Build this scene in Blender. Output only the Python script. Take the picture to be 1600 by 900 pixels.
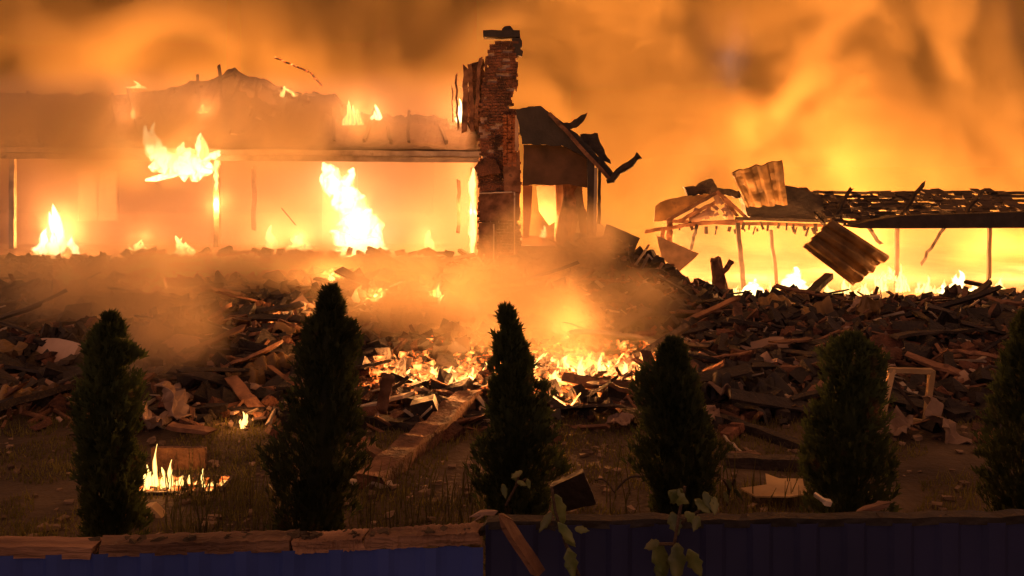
import bpy, bmesh, math, random
from mathutils import Vector, Matrix, noise
R = math.radians
for o in list(bpy.data.objects): bpy.data.objects.remove(o)
SC = bpy.context.scene
COL = SC.collection

# ------------------------------------------------------------------ camera, world, exposure
F = 1386.0          # focal length in photo pixels
EYE = 2.87          # camera height
HOR = 230.0         # horizon row
cam_d = bpy.data.cameras.new('camera')
cam_d.sensor_width = 36.0
cam_d.lens = 36.0 * F / 1600.0
cam_d.shift_y = (HOR - 450.0) / 1600.0
cam_d.clip_end = 1000
cam = bpy.data.objects.new('camera', cam_d); COL.objects.link(cam)
cam.location = (0, 0, EYE); cam.rotation_euler = (R(90), 0, 0)
SC.camera = cam
w = bpy.data.worlds.new('World'); SC.world = w; w.use_nodes = True
wt = w.node_tree
bg = wt.nodes['Background']
sky = wt.nodes.new('ShaderNodeTexSky'); sky.sky_type = 'NISHITA'; sky.sun_disc = False
sky.sun_elevation = R(4); sky.sun_rotation = R(200); sky.ozone_density = 6
glow = wt.nodes.new('ShaderNodeMixRGB'); glow.blend_type = 'ADD'; glow.inputs[0].default_value = 1.0; dim = wt.nodes.new('ShaderNodeMixRGB'); dim.blend_type = 'MULTIPLY'; dim.inputs[0].default_value = 1.0; dim.inputs[2].default_value = (.6, .6, .75, 1)
glow.inputs[2].default_value = (5.0, 1.9, .34, 1)       # even warm fill added to the night sky, for fire-lit drifting smoke
wt.links.new(sky.outputs[0], dim.inputs[1]); wt.links.new(dim.outputs[0], glow.inputs[1]); wt.links.new(glow.outputs[0], bg.inputs[0]); bg.inputs[1].default_value = 0.05
SC.view_settings.view_transform = 'Standard'; SC.view_settings.look = 'None'
SC.view_settings.gamma = 1; SC.view_settings.exposure = 0.75
SC.view_settings.use_curve_mapping = False
cy = SC.cycles
cy.use_denoising = True
try: cy.denoiser = 'OPENIMAGEDENOISE'
except Exception: pass
cy.max_bounces = 5; cy.diffuse_bounces = 2; cy.glossy_bounces = 2
cy.volume_bounces = 1; cy.transparent_max_bounces = 24; cy.transmission_bounces = 2
cy.volume_step_rate = 1.0; cy.volume_max_steps = 256
cy.sample_clamp_indirect = 4
cy.use_adaptive_sampling = True; cy.adaptive_threshold = 0.02

FIRE = (1.0, 0.35, 0.085)
def px(x, y, D):
    return Vector(((x - 800.0) / F * D, D, EYE - (y - HOR) / F * D))
def lamp(name, loc, power, radius=0.3, color=FIRE):
    d = bpy.data.lights.new(name, 'POINT'); d.energy = power; d.color = color
    d.shadow_soft_size = radius
    o = bpy.data.objects.new(name, d); COL.objects.link(o); o.location = loc
    return o

# ------------------------------------------------------------------ helpers
def rnd(a, b): return random.uniform(a, b)
def tag(o, label=None, cat=None, group=None, kind=None):
    if label: o['label'] = label
    if cat: o['category'] = cat
    if group: o['group'] = group
    if kind: o['kind'] = kind
    return o
def empty(name, loc=(0, 0, 0), rz=0, label=None, cat=None, group=None):
    o = bpy.data.objects.new(name, None); COL.objects.link(o)
    o.location = loc; o.rotation_euler = (0, 0, rz); o.empty_display_size = 0.2
    return tag(o, label, cat, group)
def smoothstep(a, b, x):
    t = max(0.0, min(1.0, (x - a) / (b - a))); return t * t * (3 - 2 * t)

class MB:
    """collects geometry in world or local coordinates, builds ONE mesh object"""
    def __init__(s): s.v = []; s.f = []; s.smooth = False
    def add(s, vs, fs):
        n = len(s.v); s.v += [tuple(v) for v in vs]; s.f += [tuple(i + n for i in f) for f in fs]
    def box(s, c, size, rot=None, jit=0.0):
        hx, hy, hz = size[0] / 2, size[1] / 2, size[2] / 2
        vs = [Vector((a * hx, b * hy, d * hz)) for a in (-1, 1) for b in (-1, 1) for d in (-1, 1)]
        if jit: vs = [v + Vector((rnd(-jit, jit), rnd(-jit, jit), rnd(-jit, jit))) for v in vs]
        if rot is not None: vs = [rot @ v for v in vs]
        vs = [v + Vector(c) for v in vs]
        s.add(vs, [(0, 1, 3, 2), (4, 6, 7, 5), (0, 4, 5, 1), (2, 3, 7, 6), (0, 2, 6, 4), (1, 5, 7, 3)])
    def beam(s, a, b, wd, ht, seg=5, wob=0.0, ragged=0.0, taper=1.0):
        """a board from a to b with wobble and broken ends"""
        a = Vector(a); b = Vector(b); d = (b - a); L = d.length; d.normalize()
        up = Vector((0, 0, 1)) if abs(d.z) < 0.9 else Vector((0, 1, 0))
        sx = d.cross(up).normalized(); sz = sx.cross(d).normalized()
        rings = []
        for i in range(seg + 1):
            t = i / seg; c = a + d * L * t
            c += sx * rnd(-wob, wob) + sz * rnd(-wob, wob)
            k = 1 + (taper - 1) * t
            r = []
            for (p, q) in ((-1, -1), (1, -1), (1, 1), (-1, 1)):
                e = 0
                if i in (0, seg) and ragged: e = rnd(-ragged, ragged)
                r.append(c + sx * p * wd / 2 * k * rnd(.93, 1.07) + sz * q * ht / 2 * k * rnd(.9, 1.1) + d * e)
            rings.append(r)
        vs = [v for r in rings for v in r]; fs = [(3, 2, 1, 0), tuple(4 * seg + i for i in range(4))]
        for i in range(seg):
            for j in range(4):
                fs.append((4 * i + j, 4 * i + (j + 1) % 4, 4 * (i + 1) + (j + 1) % 4, 4 * (i + 1) + j))
        s.add(vs, fs)
    def tube(s, pts, rads, n=8, cap=True):
        pts = [Vector(p) for p in pts]; rings = []
        for i, p in enumerate(pts):
            d = (pts[min(i + 1, len(pts) - 1)] - pts[max(i - 1, 0)]).normalized()
            up = Vector((0, 1, 0)) if abs(d.y) < 0.9 else Vector((1, 0, 0))
            sx = d.cross(up).normalized(); sy = d.cross(sx).normalized()
            rings.append([p + (sx * math.cos(2 * math.pi * k / n) + sy * math.sin(2 * math.pi * k / n)) * rads[i] for k in range(n)])
        vs = [v for r in rings for v in r]; fs = []
        for i in range(len(pts) - 1):
            for j in range(n):
                fs.append((n * i + j, n * i + (j + 1) % n, n * (i + 1) + (j + 1) % n, n * (i + 1) + j))
        if cap:
            fs.append(tuple(range(n))[::-1]); fs.append(tuple(n * (len(pts) - 1) + k for k in range(n)))
        s.add(vs, fs)
    def prism(s, pts, off):
        """closed outline pts (3-D) pushed along off: a slab with real thickness"""
        n = len(pts); off = Vector(off)
        vs = [Vector(p) for p in pts] + [Vector(p) + off for p in pts]
        fs = [tuple(range(n)), tuple(range(2 * n - 1, n - 1, -1))]
        for i in range(n): fs.append((i, n + i, n + (i + 1) % n, (i + 1) % n))
        s.add(vs, fs)
    def grid(s, fn, nu, nv, thick=None):
        vs = [fn(i / nu, j / nv) for j in range(nv + 1) for i in range(nu + 1)]
        fs = [(j * (nu + 1) + i, j * (nu + 1) + i + 1, (j + 1) * (nu + 1) + i + 1, (j + 1) * (nu + 1) + i)
              for j in range(nv) for i in range(nu)]
        s.add(vs, fs)
    def build(s, name, mat, parent=None, origin=None, smooth=False, solid=None):
        me = bpy.data.meshes.new(name)
        o0 = Vector(origin) if origin is not None else Vector((0, 0, 0))
        me.from_pydata([tuple(Vector(v) - o0) for v in s.v], [], s.f); me.update()
        bm = bmesh.new(); bm.from_mesh(me); bmesh.ops.recalc_face_normals(bm, faces=bm.faces); bm.to_mesh(me); bm.free()
        me.materials.append(mat)
        if smooth: me.polygons.foreach_set('use_smooth', [True] * len(me.polygons))
        o = bpy.data.objects.new(name, me); COL.objects.link(o); o.location = o0
        if parent is not None:
            o.parent = parent
            o.location = o0 - parent.location if parent.rotation_euler.z == 0 else o0
        if solid:
            m = o.modifiers.new('thickness', 'SOLIDIFY'); m.thickness = solid; m.offset = 0
        return o
def slab(mb, pts, D, th, depths=None):
    """outline in photo pixels at distance D, given real thickness"""
    mb.prism([px(p[0], p[1], D) for p in pts], (0, th, 0))
def jag(pts, step=8, amp=2.0, seed=0):
    """make an outline ragged (pixel outline)"""
    rg = random.Random(seed); out = []
    n = len(pts)
    for i in range(n):
        a = pts[i]; b = pts[(i + 1) % n]; L = math.hypot(b[0] - a[0], b[1] - a[1]); k = max(1, int(L / step))
        for j in range(k):
            t = j / k; e = amp if (j > 0) else amp * .4
            out.append((a[0] + (b[0] - a[0]) * t + rg.uniform(-e, e), a[1] + (b[1] - a[1]) * t + rg.uniform(-e, e)))
    return out

# ------------------------------------------------------------------ materials
def mat(name, c1, c2, scale=4.0, rough=0.85, bump=0.4, c3=None, stretch=(1, 1, 1), detail=6, metal=0.0, lo=0.35, hi=0.65, bscale=None):
    m = bpy.data.materials.new(name); m.use_nodes = True; nt = m.node_tree; N = nt.nodes
    b = N['Principled BSDF']; b.inputs['Roughness'].default_value = rough; b.inputs['Metallic'].default_value = metal
    tc = N.new('ShaderNodeTexCoord'); mp = N.new('ShaderNodeMapping'); mp.inputs['Scale'].default_value = stretch
    nt.links.new(tc.outputs['Object'], mp.inputs[0])
    oi = N.new('ShaderNodeObjectInfo'); ad = N.new('ShaderNodeVectorMath'); ad.operation = 'ADD'
    sc_ = N.new('ShaderNodeVectorMath'); sc_.operation = 'SCALE'; sc_.inputs['Scale'].default_value = 37.0
    cb = N.new('ShaderNodeCombineXYZ')
    for k in range(3): nt.links.new(oi.outputs['Random'], cb.inputs[k])
    nt.links.new(cb.outputs[0], sc_.inputs[0]); nt.links.new(mp.outputs[0], ad.inputs[0]); nt.links.new(sc_.outputs[0], ad.inputs[1])
    nz = N.new('ShaderNodeTexNoise'); nz.inputs['Scale'].default_value = scale; nz.inputs['Detail'].default_value = detail
    nt.links.new(ad.outputs[0], nz.inputs['Vector'])
    cr = N.new('ShaderNodeValToRGB'); cr.color_ramp.elements[0].position = lo; cr.color_ramp.elements[1].position = hi
    cr.color_ramp.elements[0].color = (*c1, 1); cr.color_ramp.elements[1].color = (*c2, 1)
    if c3:
        e = cr.color_ramp.elements.new(min(.99, hi + .1)); e.color = (*c3, 1)
    nt.links.new(nz.outputs[0], cr.inputs[0])
    hv = N.new('ShaderNodeHueSaturation'); mr = N.new('ShaderNodeMapRange'); mr.inputs[3].default_value = .6; mr.inputs[4].default_value = 1.3
    nt.links.new(oi.outputs['Random'], mr.inputs[0]); nt.links.new(mr.outputs[0], hv.inputs['Value'])
    nt.links.new(cr.outputs[0], hv.inputs['Color']); nt.links.new(hv.outputs[0], b.inputs['Base Color'])
    if bump:
        n2 = N.new('ShaderNodeTexNoise'); n2.inputs['Scale'].default_value = bscale or scale * 4; n2.inputs['Detail'].default_value = 8
        nt.links.new(ad.outputs[0], n2.inputs['Vector'])
        bp = N.new('ShaderNodeBump'); bp.inputs['Strength'].default_value = bump; bp.inputs['Distance'].default_value = 0.05
        nt.links.new(n2.outputs[0], bp.inputs['Height']); nt.links.new(bp.outputs[0], b.inputs['Normal'])
    return m
M = {}
M['ground'] = mat('scorched_soil', (.035, .024, .014), (.10, .07, .04), 1.3, .95, .8, c3=(.16, .12, .08), bscale=14)
M['grass'] = mat('dry_grass', (.09, .085, .02), (.22, .19, .05), 3, .9, 0)
M['char'] = mat('charred_wood', (.012, .009, .008), (.045, .03, .022), 5, .7, .6, stretch=(1, 1, 1))
M['wood'] = mat('scorched_wood', (.08, .034, .018), (.29, .145, .075), 4, .8, .5, c3=(.03, .02, .015))
M['paint'] = mat('pale_painted_wood', (.35, .28, .2), (.6, .5, .36), 3, .6, .3, c3=(.15, .1, .07))
M['plaster'] = mat('smoked_plaster', (.24, .15, .1), (.5, .36, .26), 1.1, .9, .25)
M['cloth'] = mat('pale_rag', (.2, .13, .09), (.34, .24, .17), 5, .95, .2)
M['roof'] = mat('burnt_roof_cover', (.03, .02, .015), (.09, .06, .04), 1.2, .9, .9, bscale=9)
M['sheet'] = mat('rusty_sheet_metal', (.10, .06, .025), (.28, .17, .06), 2.2, .55, .3, c3=(.05, .03, .02), metal=.3)
M['blackened'] = mat('blackened_panel', (.01, .008, .007), (.03, .022, .018), 3, .6, .4)
M['rail'] = mat('weathered_rail_wood', (.10, .05, .03), (.3, .17, .1), 2, .8, .6, stretch=(1, 6, 6), c3=(.05, .03, .02))
M['foliage'] = mat('thuja_needles', (.03, .045, .014), (.07, .095, .03), 5, .7, 0, c3=(.13, .07, .03))
def leafy(m, tr):
    nt = m.node_tree; b = nt.nodes['Principled BSDF']; t = nt.nodes.new('ShaderNodeBsdfTranslucent'); mx = nt.nodes.new('ShaderNodeMixShader'); mx.inputs[0].default_value = tr
    nt.links.new(b.inputs['Base Color'].links[0].from_socket, t.inputs[0]); nt.links.new(b.outputs[0], mx.inputs[1]); nt.links.new(t.outputs[0], mx.inputs[2]); nt.links.new(mx.outputs[0], nt.nodes['Material Output'].inputs[0])
leafy(M['foliage'], .4); leafy(M['grass'], .35)
M['litter'] = mat('ash_crumbs', (.08, .05, .03), (.4, .28, .18), 2.5, .95, .3)
M['oldbeam'] = mat('old_scorched_beam', (.07, .035, .02), (.30, .15, .075), 5, .85, 1.0, c3=(.36, .2, .11), bscale=22)
M['bark'] = mat('bark', (.04, .025, .015), (.1, .065, .04), 12, .9, .5)
M['leaf'] = mat('climber_leaf', (.06, .09, .02), (.16, .17, .05), 9, .5, .1, c3=(.2, .12, .05))
M['blue'] = mat('blue_sheet_paint', (.015, .035, .17), (.03, .055, .24), 1.5, .5, .08)
M['navy'] = mat('dark_navy_sheet_paint', (.006, .010, .045), (.012, .016, .065), 1.5, .6, .08)
M['beige'] = mat('bare_board', (.36, .24, .11), (.6, .42, .2), 3, .8, .2)
def brick_mat(name='sooty_brick'):
    m = mat(name, (.05, .025, .016), (.24, .10, .055), 3.5, .9, 1.0, c3=(.02, .015, .012), lo=.35, hi=.66, bscale=30)
    return m
M['brick'] = brick_mat()
M['mortar'] = mat('mortar', (.3, .2, .15), (.5, .38, .3), 6, .95, .5)

def flame_mat(name, inner, outer, s_in, s_out, nscale=3.0, soft=1.6):
    m = bpy.data.materials.new(name); m.use_nodes = True; nt = m.node_tree; N = nt.nodes; N.remove(N['Principled BSDF'])
    out = N['Material Output']
    lw = N.new('ShaderNodeLayerWeight'); lw.inputs[0].default_value = 0.35
    tc = N.new('ShaderNodeTexCoord'); mp = N.new('ShaderNodeMapping'); mp.inputs['Scale'].default_value = (1.3, 1.3, .35)
    nz = N.new('ShaderNodeTexNoise'); nz.inputs['Scale'].default_value = nscale; nz.inputs['Detail'].default_value = 5; nz.inputs['Distortion'].default_value = 1.2
    nt.links.new(tc.outputs['Object'], mp.inputs[0]); nt.links.new(mp.outputs[0], nz.inputs['Vector'])
    sub = N.new('ShaderNodeMath'); sub.operation = 'MULTIPLY_ADD'; sub.inputs[1].default_value = 1.0; sub.inputs[2].default_value = -.5
    nt.links.new(nz.outputs[0], sub.inputs[0])
    f2 = N.new('ShaderNodeMath'); f2.operation = 'ADD'; nt.links.new(lw.outputs['Facing'], f2.inputs[0]); nt.links.new(sub.outputs[0], f2.inputs[1])
    mr = N.new('ShaderNodeMapRange'); mr.interpolation_type = 'SMOOTHSTEP'
    mr.inputs[1].default_value = .0; mr.inputs[2].default_value = .6; nt.links.new(f2.outputs[0], mr.inputs[0])
    mixc = N.new('ShaderNodeMixRGB'); mixc.inputs[1].default_value = (*[c * s_in for c in inner], 1); mixc.inputs[2].default_value = (*[c * s_out for c in outer], 1)
    nt.links.new(mr.outputs[0], mixc.inputs[0])
    em = N.new('ShaderNodeEmission'); nt.links.new(mixc.outputs[0], em.inputs[0])
    tr = N.new('ShaderNodeBsdfTransparent'); mx = N.new('ShaderNodeMixShader')
    mr2 = N.new('ShaderNodeMapRange'); mr2.interpolation_type = 'SMOOTHSTEP'; mr2.inputs[1].default_value = .06; mr2.inputs[2].default_value = .66
    nt.links.new(f2.outputs[0], mr2.inputs[0]); nt.links.new(mr2.outputs[0], mx.inputs[0])
    nt.links.new(em.outputs[0], mx.inputs[1]); nt.links.new(tr.outputs[0], mx.inputs[2]); nt.links.new(mx.outputs[0], out.inputs[0])
    m.cycles.emission_sampling = 'NONE'
    return m
M['flame'] = flame_mat('flame_glow', (1, .72, .30), (1, .42, .06), 2.6, 1.3)
M['flame_small'] = flame_mat('small_flame_glow', (1, .62, .17), (1, .34, .04), 1.8, 1.0, 6)
def ember_mat():
    m = bpy.data.materials.new('glowing_embers'); m.use_nodes = True; nt = m.node_tree; N = nt.nodes
    b = N['Principled BSDF']; b.inputs['Base Color'].default_value = (.03, .02, .015, 1); b.inputs['Roughness'].default_value = .9
    tc = N.new('ShaderNodeTexCoord'); nz = N.new('ShaderNodeTexNoise'); nz.inputs['Scale'].default_value = 9; nz.inputs['Detail'].default_value = 9
    nt.links.new(tc.outputs['Object'], nz.inputs['Vector'])
    cr = N.new('ShaderNodeValToRGB'); e = cr.color_ramp.elements; e[0].position = .48; e[0].color = (0, 0, 0, 1); e[1].position = .7; e[1].color = (1, .45, .1, 1)
    k = e.new(.56); k.color = (.5, .08, .01, 1)
    nt.links.new(nz.outputs[0], cr.inputs[0]); nt.links.new(cr.outputs[0], b.inputs['Emission Color']); b.inputs['Emission Strength'].default_value = 1.6
    m.cycles.emission_sampling = 'NONE'
    return m
M['ember'] = ember_mat()

# ------------------------------------------------------------------ smoke: real volumes from a procedural density grid
def smoke_mat(name, color, dens, absorb=0.0, aniso=0.2):
    m = bpy.data.materials.new(name); m.use_nodes = True; nt = m.node_tree; N = nt.nodes; N.remove(N['Principled BSDF'])
    v = N.new('ShaderNodeVolumePrincipled'); v.inputs['Color'].default_value = (*color, 1); v.inputs['Density'].default_value = dens
    v.inputs['Anisotropy'].default_value = aniso
    nt.links.new(v.outputs[0], N['Material Output'].inputs['Volume'])
    return m
def smoke(name, lo, hi, res, material, blobs, nscale=.25, thr=(.42, .62), edge=2.0, base=0.0, floor_=0.0, zfade=None, seed=0.0, stretchz=.7, label=None, front=None):
    """blobs: (centre, radii, amount) ellipsoids; the density is their sum, broken up by noise"""
    ng = bpy.data.node_groups.new(name + '_density', 'GeometryNodeTree'); N = ng.nodes; L = ng.links
    ng.interface.new_socket('Geometry', in_out='OUTPUT', socket_type='NodeSocketGeometry')
    out = N.new('NodeGroupOutput'); vc = N.new('GeometryNodeVolumeCube')
    vc.inputs['Min'].default_value = lo; vc.inputs['Max'].default_value = hi
    for k, a in zip(res, ('X', 'Y', 'Z')): vc.inputs['Resolution ' + a].default_value = k
    pos = N.new('GeometryNodeInputPosition')
    def mth(op, a, b=None, c=None):
        n = N.new('ShaderNodeMath'); n.operation = op
        for i, x in enumerate((a, b, c)):
            if x is None: continue
            if isinstance(x, (int, float)): n.inputs[i].default_value = x
            else: L.new(x, n.inputs[i])
        return n.outputs[0]
    def vmath(op, a, b):
        n = N.new('ShaderNodeVectorMath'); n.operation = op
        for i, x in enumerate((a, b)):
            if isinstance(x, (tuple, list)): n.inputs[i].default_value = x
            else: L.new(x, n.inputs[i])
        return n
    mp = vmath('MULTIPLY', pos.outputs[0], (1, 1, stretchz)); mp = vmath('ADD', mp.outputs[0], (seed, seed * 1.7, seed * .3))
    nz = N.new('ShaderNodeTexNoise'); nz.inputs['Scale'].default_value = nscale; nz.inputs['Detail'].default_value = 5; nz.inputs['Roughness'].default_value = .55; nz.inputs['Distortion'].default_value = .6
    L.new(mp.outputs[0], nz.inputs['Vector'])
    mr = N.new('ShaderNodeMapRange'); mr.interpolation_type = 'SMOOTHSTEP'; mr.inputs[1].default_value = thr[0]; mr.inputs[2].default_value = thr[1]
    mr.inputs[3].default_value = floor_
    nval = nz.outputs[0]
    if front:
        fy = N.new('ShaderNodeSeparateXYZ'); L.new(pos.outputs[0], fy.inputs[0])
        fm = N.new('ShaderNodeMapRange'); fm.inputs[1].default_value = front[0]; fm.inputs[2].default_value = front[1]; fm.inputs[3].default_value = -.16; fm.inputs[4].default_value = .07
        L.new(fy.outputs[1], fm.inputs[0]); nval = mth('ADD', nval, fm.outputs[0])
    L.new(nval, mr.inputs[0])
    tot = None
    for (c, r, a) in blobs:
        d = vmath('SUBTRACT', pos.outputs[0], tuple(c)); d = vmath('DIVIDE', d.outputs[0], tuple(r))
        ln = N.new('ShaderNodeVectorMath'); ln.operation = 'LENGTH'; L.new(d.outputs[0], ln.inputs[0])
        f = N.new('ShaderNodeMapRange'); f.interpolation_type = 'SMOOTHSTEP'; f.inputs[1].default_value = 1.0; f.inputs[2].default_value = .25
        f.inputs[3].default_value = 0; f.inputs[4].default_value = a
        L.new(ln.outputs['Value'], f.inputs[0])
        tot = f.outputs[0] if tot is None else mth('ADD', tot, f.outputs[0])
    if tot is None: tot = mth('ADD', base, 0.0)
    elif base: tot = mth('ADD', tot, base)
    den = mth('MULTIPLY', tot, mr.outputs[0])
    if zfade:
        sp = N.new('ShaderNodeSeparateXYZ'); L.new(pos.outputs[0], sp.inputs[0])
        z = N.new('ShaderNodeMapRange'); z.inputs[1].default_value = zfade[0]; z.inputs[2].default_value = zfade[1]; z.inputs[3].default_value = 1; z.inputs[4].default_value = zfade[2]
        L.new(sp.outputs[2], z.inputs[0]); den = mth('MULTIPLY', den, z.outputs[0])
    L.new(den, vc.inputs['Density'])
    sm = N.new('GeometryNodeSetMaterial'); sm.inputs['Material'].default_value = material
    L.new(vc.outputs[0], sm.inputs[0]); L.new(sm.outputs[0], out.inputs[0])
    me = bpy.data.meshes.new(name)
    o = bpy.data.objects.new(name, me); COL.objects.link(o); me.materials.append(material)
    md = o.modifiers.new('density', 'NODES'); md.node_group = ng
    return tag(o, label, 'smoke', kind='stuff')
#SMOKE
SM_BACK = smoke_mat('fire_lit_smoke', (.95, .78, .42), .75)
smoke('smoke', (-28, 28.6, -1), (28, 46, 22), (150, 46, 64), SM_BACK, [], base=1.0, nscale=.17, thr=(.455, .57), floor_=.02, seed=3, front=(28.6, 38), stretchz=.8,
      label='wide bank of billowing fire lit orange smoke rising behind the burning house')
SM_MID = smoke_mat('thin_fire_smoke', (.96, .78, .50), .85)
smoke('smoke', (-20, 22.8, 0), (-1.2, 28, 6), (76, 22, 24), smoke_mat('room_smoke', (.97, .80, .74), .55), [], base=1.0, nscale=.5, thr=(.3, .6), floor_=.5, seed=9, zfade=(3.0, 5.0, 0.0),
      label='glowing smoke filling the rooms under the long roof')
B = [((-9.0, 20.7, 3.3), (6.5, 1.6, 1.7), 2.2), ((-4.5, 21, 3.2), (2.6, 1.3, 1.0), .8), ((-3.9, 16.5, .35), (3.8, 2.8, .95), 2.0), ((-.8, 12.4, .8), (2.4, 1.4, 1.0), 2.6), ((.9, 16.6, 1.1), (1.6, 1.4, 1.0), 2.0),
     ((-8, 17, .3), (4.0, 2.7, .95), 1.4), ((-4.4, 10.6, .6), (1.0, .9, .8), 1.3), ((1.2, 12.0, .7), (1.5, 1.2, .7), 1.4), ((-6.0, 13.6, .6), (2.3, 1.8, 1.0), 2.0), ((-4.0, 10.4, .7), (.8, .7, .8), 1.6), ((.2, 11.3, .45), (2.1, .9, .55), 1.5)]
smoke('smoke', (-14, 9, 0), (4, 22.3, 5.5), (108, 80, 34), SM_MID, B, nscale=.8, thr=(.38, .62), floor_=.12, seed=5,
      label='drifting smoke over the smouldering rubble in front of the porch')

smoke('smoke', (4.6, 25.0, -1.3), (15, 28, 1.2), (44, 14, 12), smoke_mat('shed_smoke', (.97, .82, .70), .045), [], base=1.0, nscale=.6, thr=(.3, .6), floor_=.5, seed=19, zfade=(.4, 1.4, .1),
      label='bright smoke glowing under the roof of the outbuilding')

# ------------------------------------------------------------------ ground
def ground_z(x, y):
    z = -1.3 * smoothstep(3.2, 4.6, x) * smoothstep(16.2, 20.0, y)
    z += .06 * noise.noise(Vector((x * .5, y * .5, 0)))
    return z
def heap_z(x, y):
    """top of the rubble heap above the ground"""
    b = smoothstep(9.3, 11.5, y) * (1 - smoothstep(18.0, 22.0, y)) * (1 - smoothstep(2.9, 4.2, x) * smoothstep(13.5, 16.0, y))
    n = noise.noise(Vector((x * .35, y * .45, 3.1))) * .5 + .5
    n2 = noise.noise(Vector((x * 1.1, y * 1.2, 7.7))) * .5 + .5
    h = b * (.02 + .45 * n * n2 + .15 * n2)
    h += .6 * math.exp(-((x - 1.8) / 1.15) ** 2 - ((y - 19.0) / 1.6) ** 2) + .22 * math.exp(-((x + 3.5) / 2.0) ** 2 - ((y - 15.5) / 1.5) ** 2)
    return ground_z(x, y) + h
def hit(xp, yp, lo=4.0, hi=22.0):
    D = lo
    while D < hi:
        q = px(xp, yp, D)
        if q.z <= heap_z(q.x, q.y): return D
        D += .05
    return hi
def build_ground():
    m = MB()
    xs = [-400, -150, -60] + [-30 + i * .5 for i in range(121)] + [60, 150, 400]
    ys = [-60, -20, -5] + [i * .5 for i in range(0, 90)] + [60, 100, 200, 500]
    vs = [(x, y, ground_z(x, y)) for y in ys for x in xs]; n = len(xs)
    m.add(vs, [(j * n + i, j * n + i + 1, (j + 1) * n + i + 1, (j + 1) * n + i) for j in range(len(ys) - 1) for i in range(n - 1)])
    return tag(m.build('ground', M['ground'], smooth=True), kind='structure')
build_ground()
# ------------------------------------------------------------------ unseen lamps added behind the ruins, for fire that lights the smoke
LG = [(-21, 27.6, .8, 1900), (-15, 27.3, .8, 1700), (-9.5, 28.2, 1.2, 2000), (-4.5, 27.4, .8, 1600), (0, 28.0, .8, 1500), (4.2, 28.6, -.4, 1500),
      (8, 28.6, -.6, 1600), (12, 28.8, -.6, 1800), (16, 28.4, -.4, 1500), (21, 28.6, .2, 1400), (-12, 32, 3.0, 1300), (5, 30.5, -.8, 900), (18, 30.5, -.8, 1200), (11, 30.2, -.9, 1200)]
for (x, y, z, p) in LG: lamp('fire_light', (x, y, z), p * 1.35, 1.2)

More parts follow.
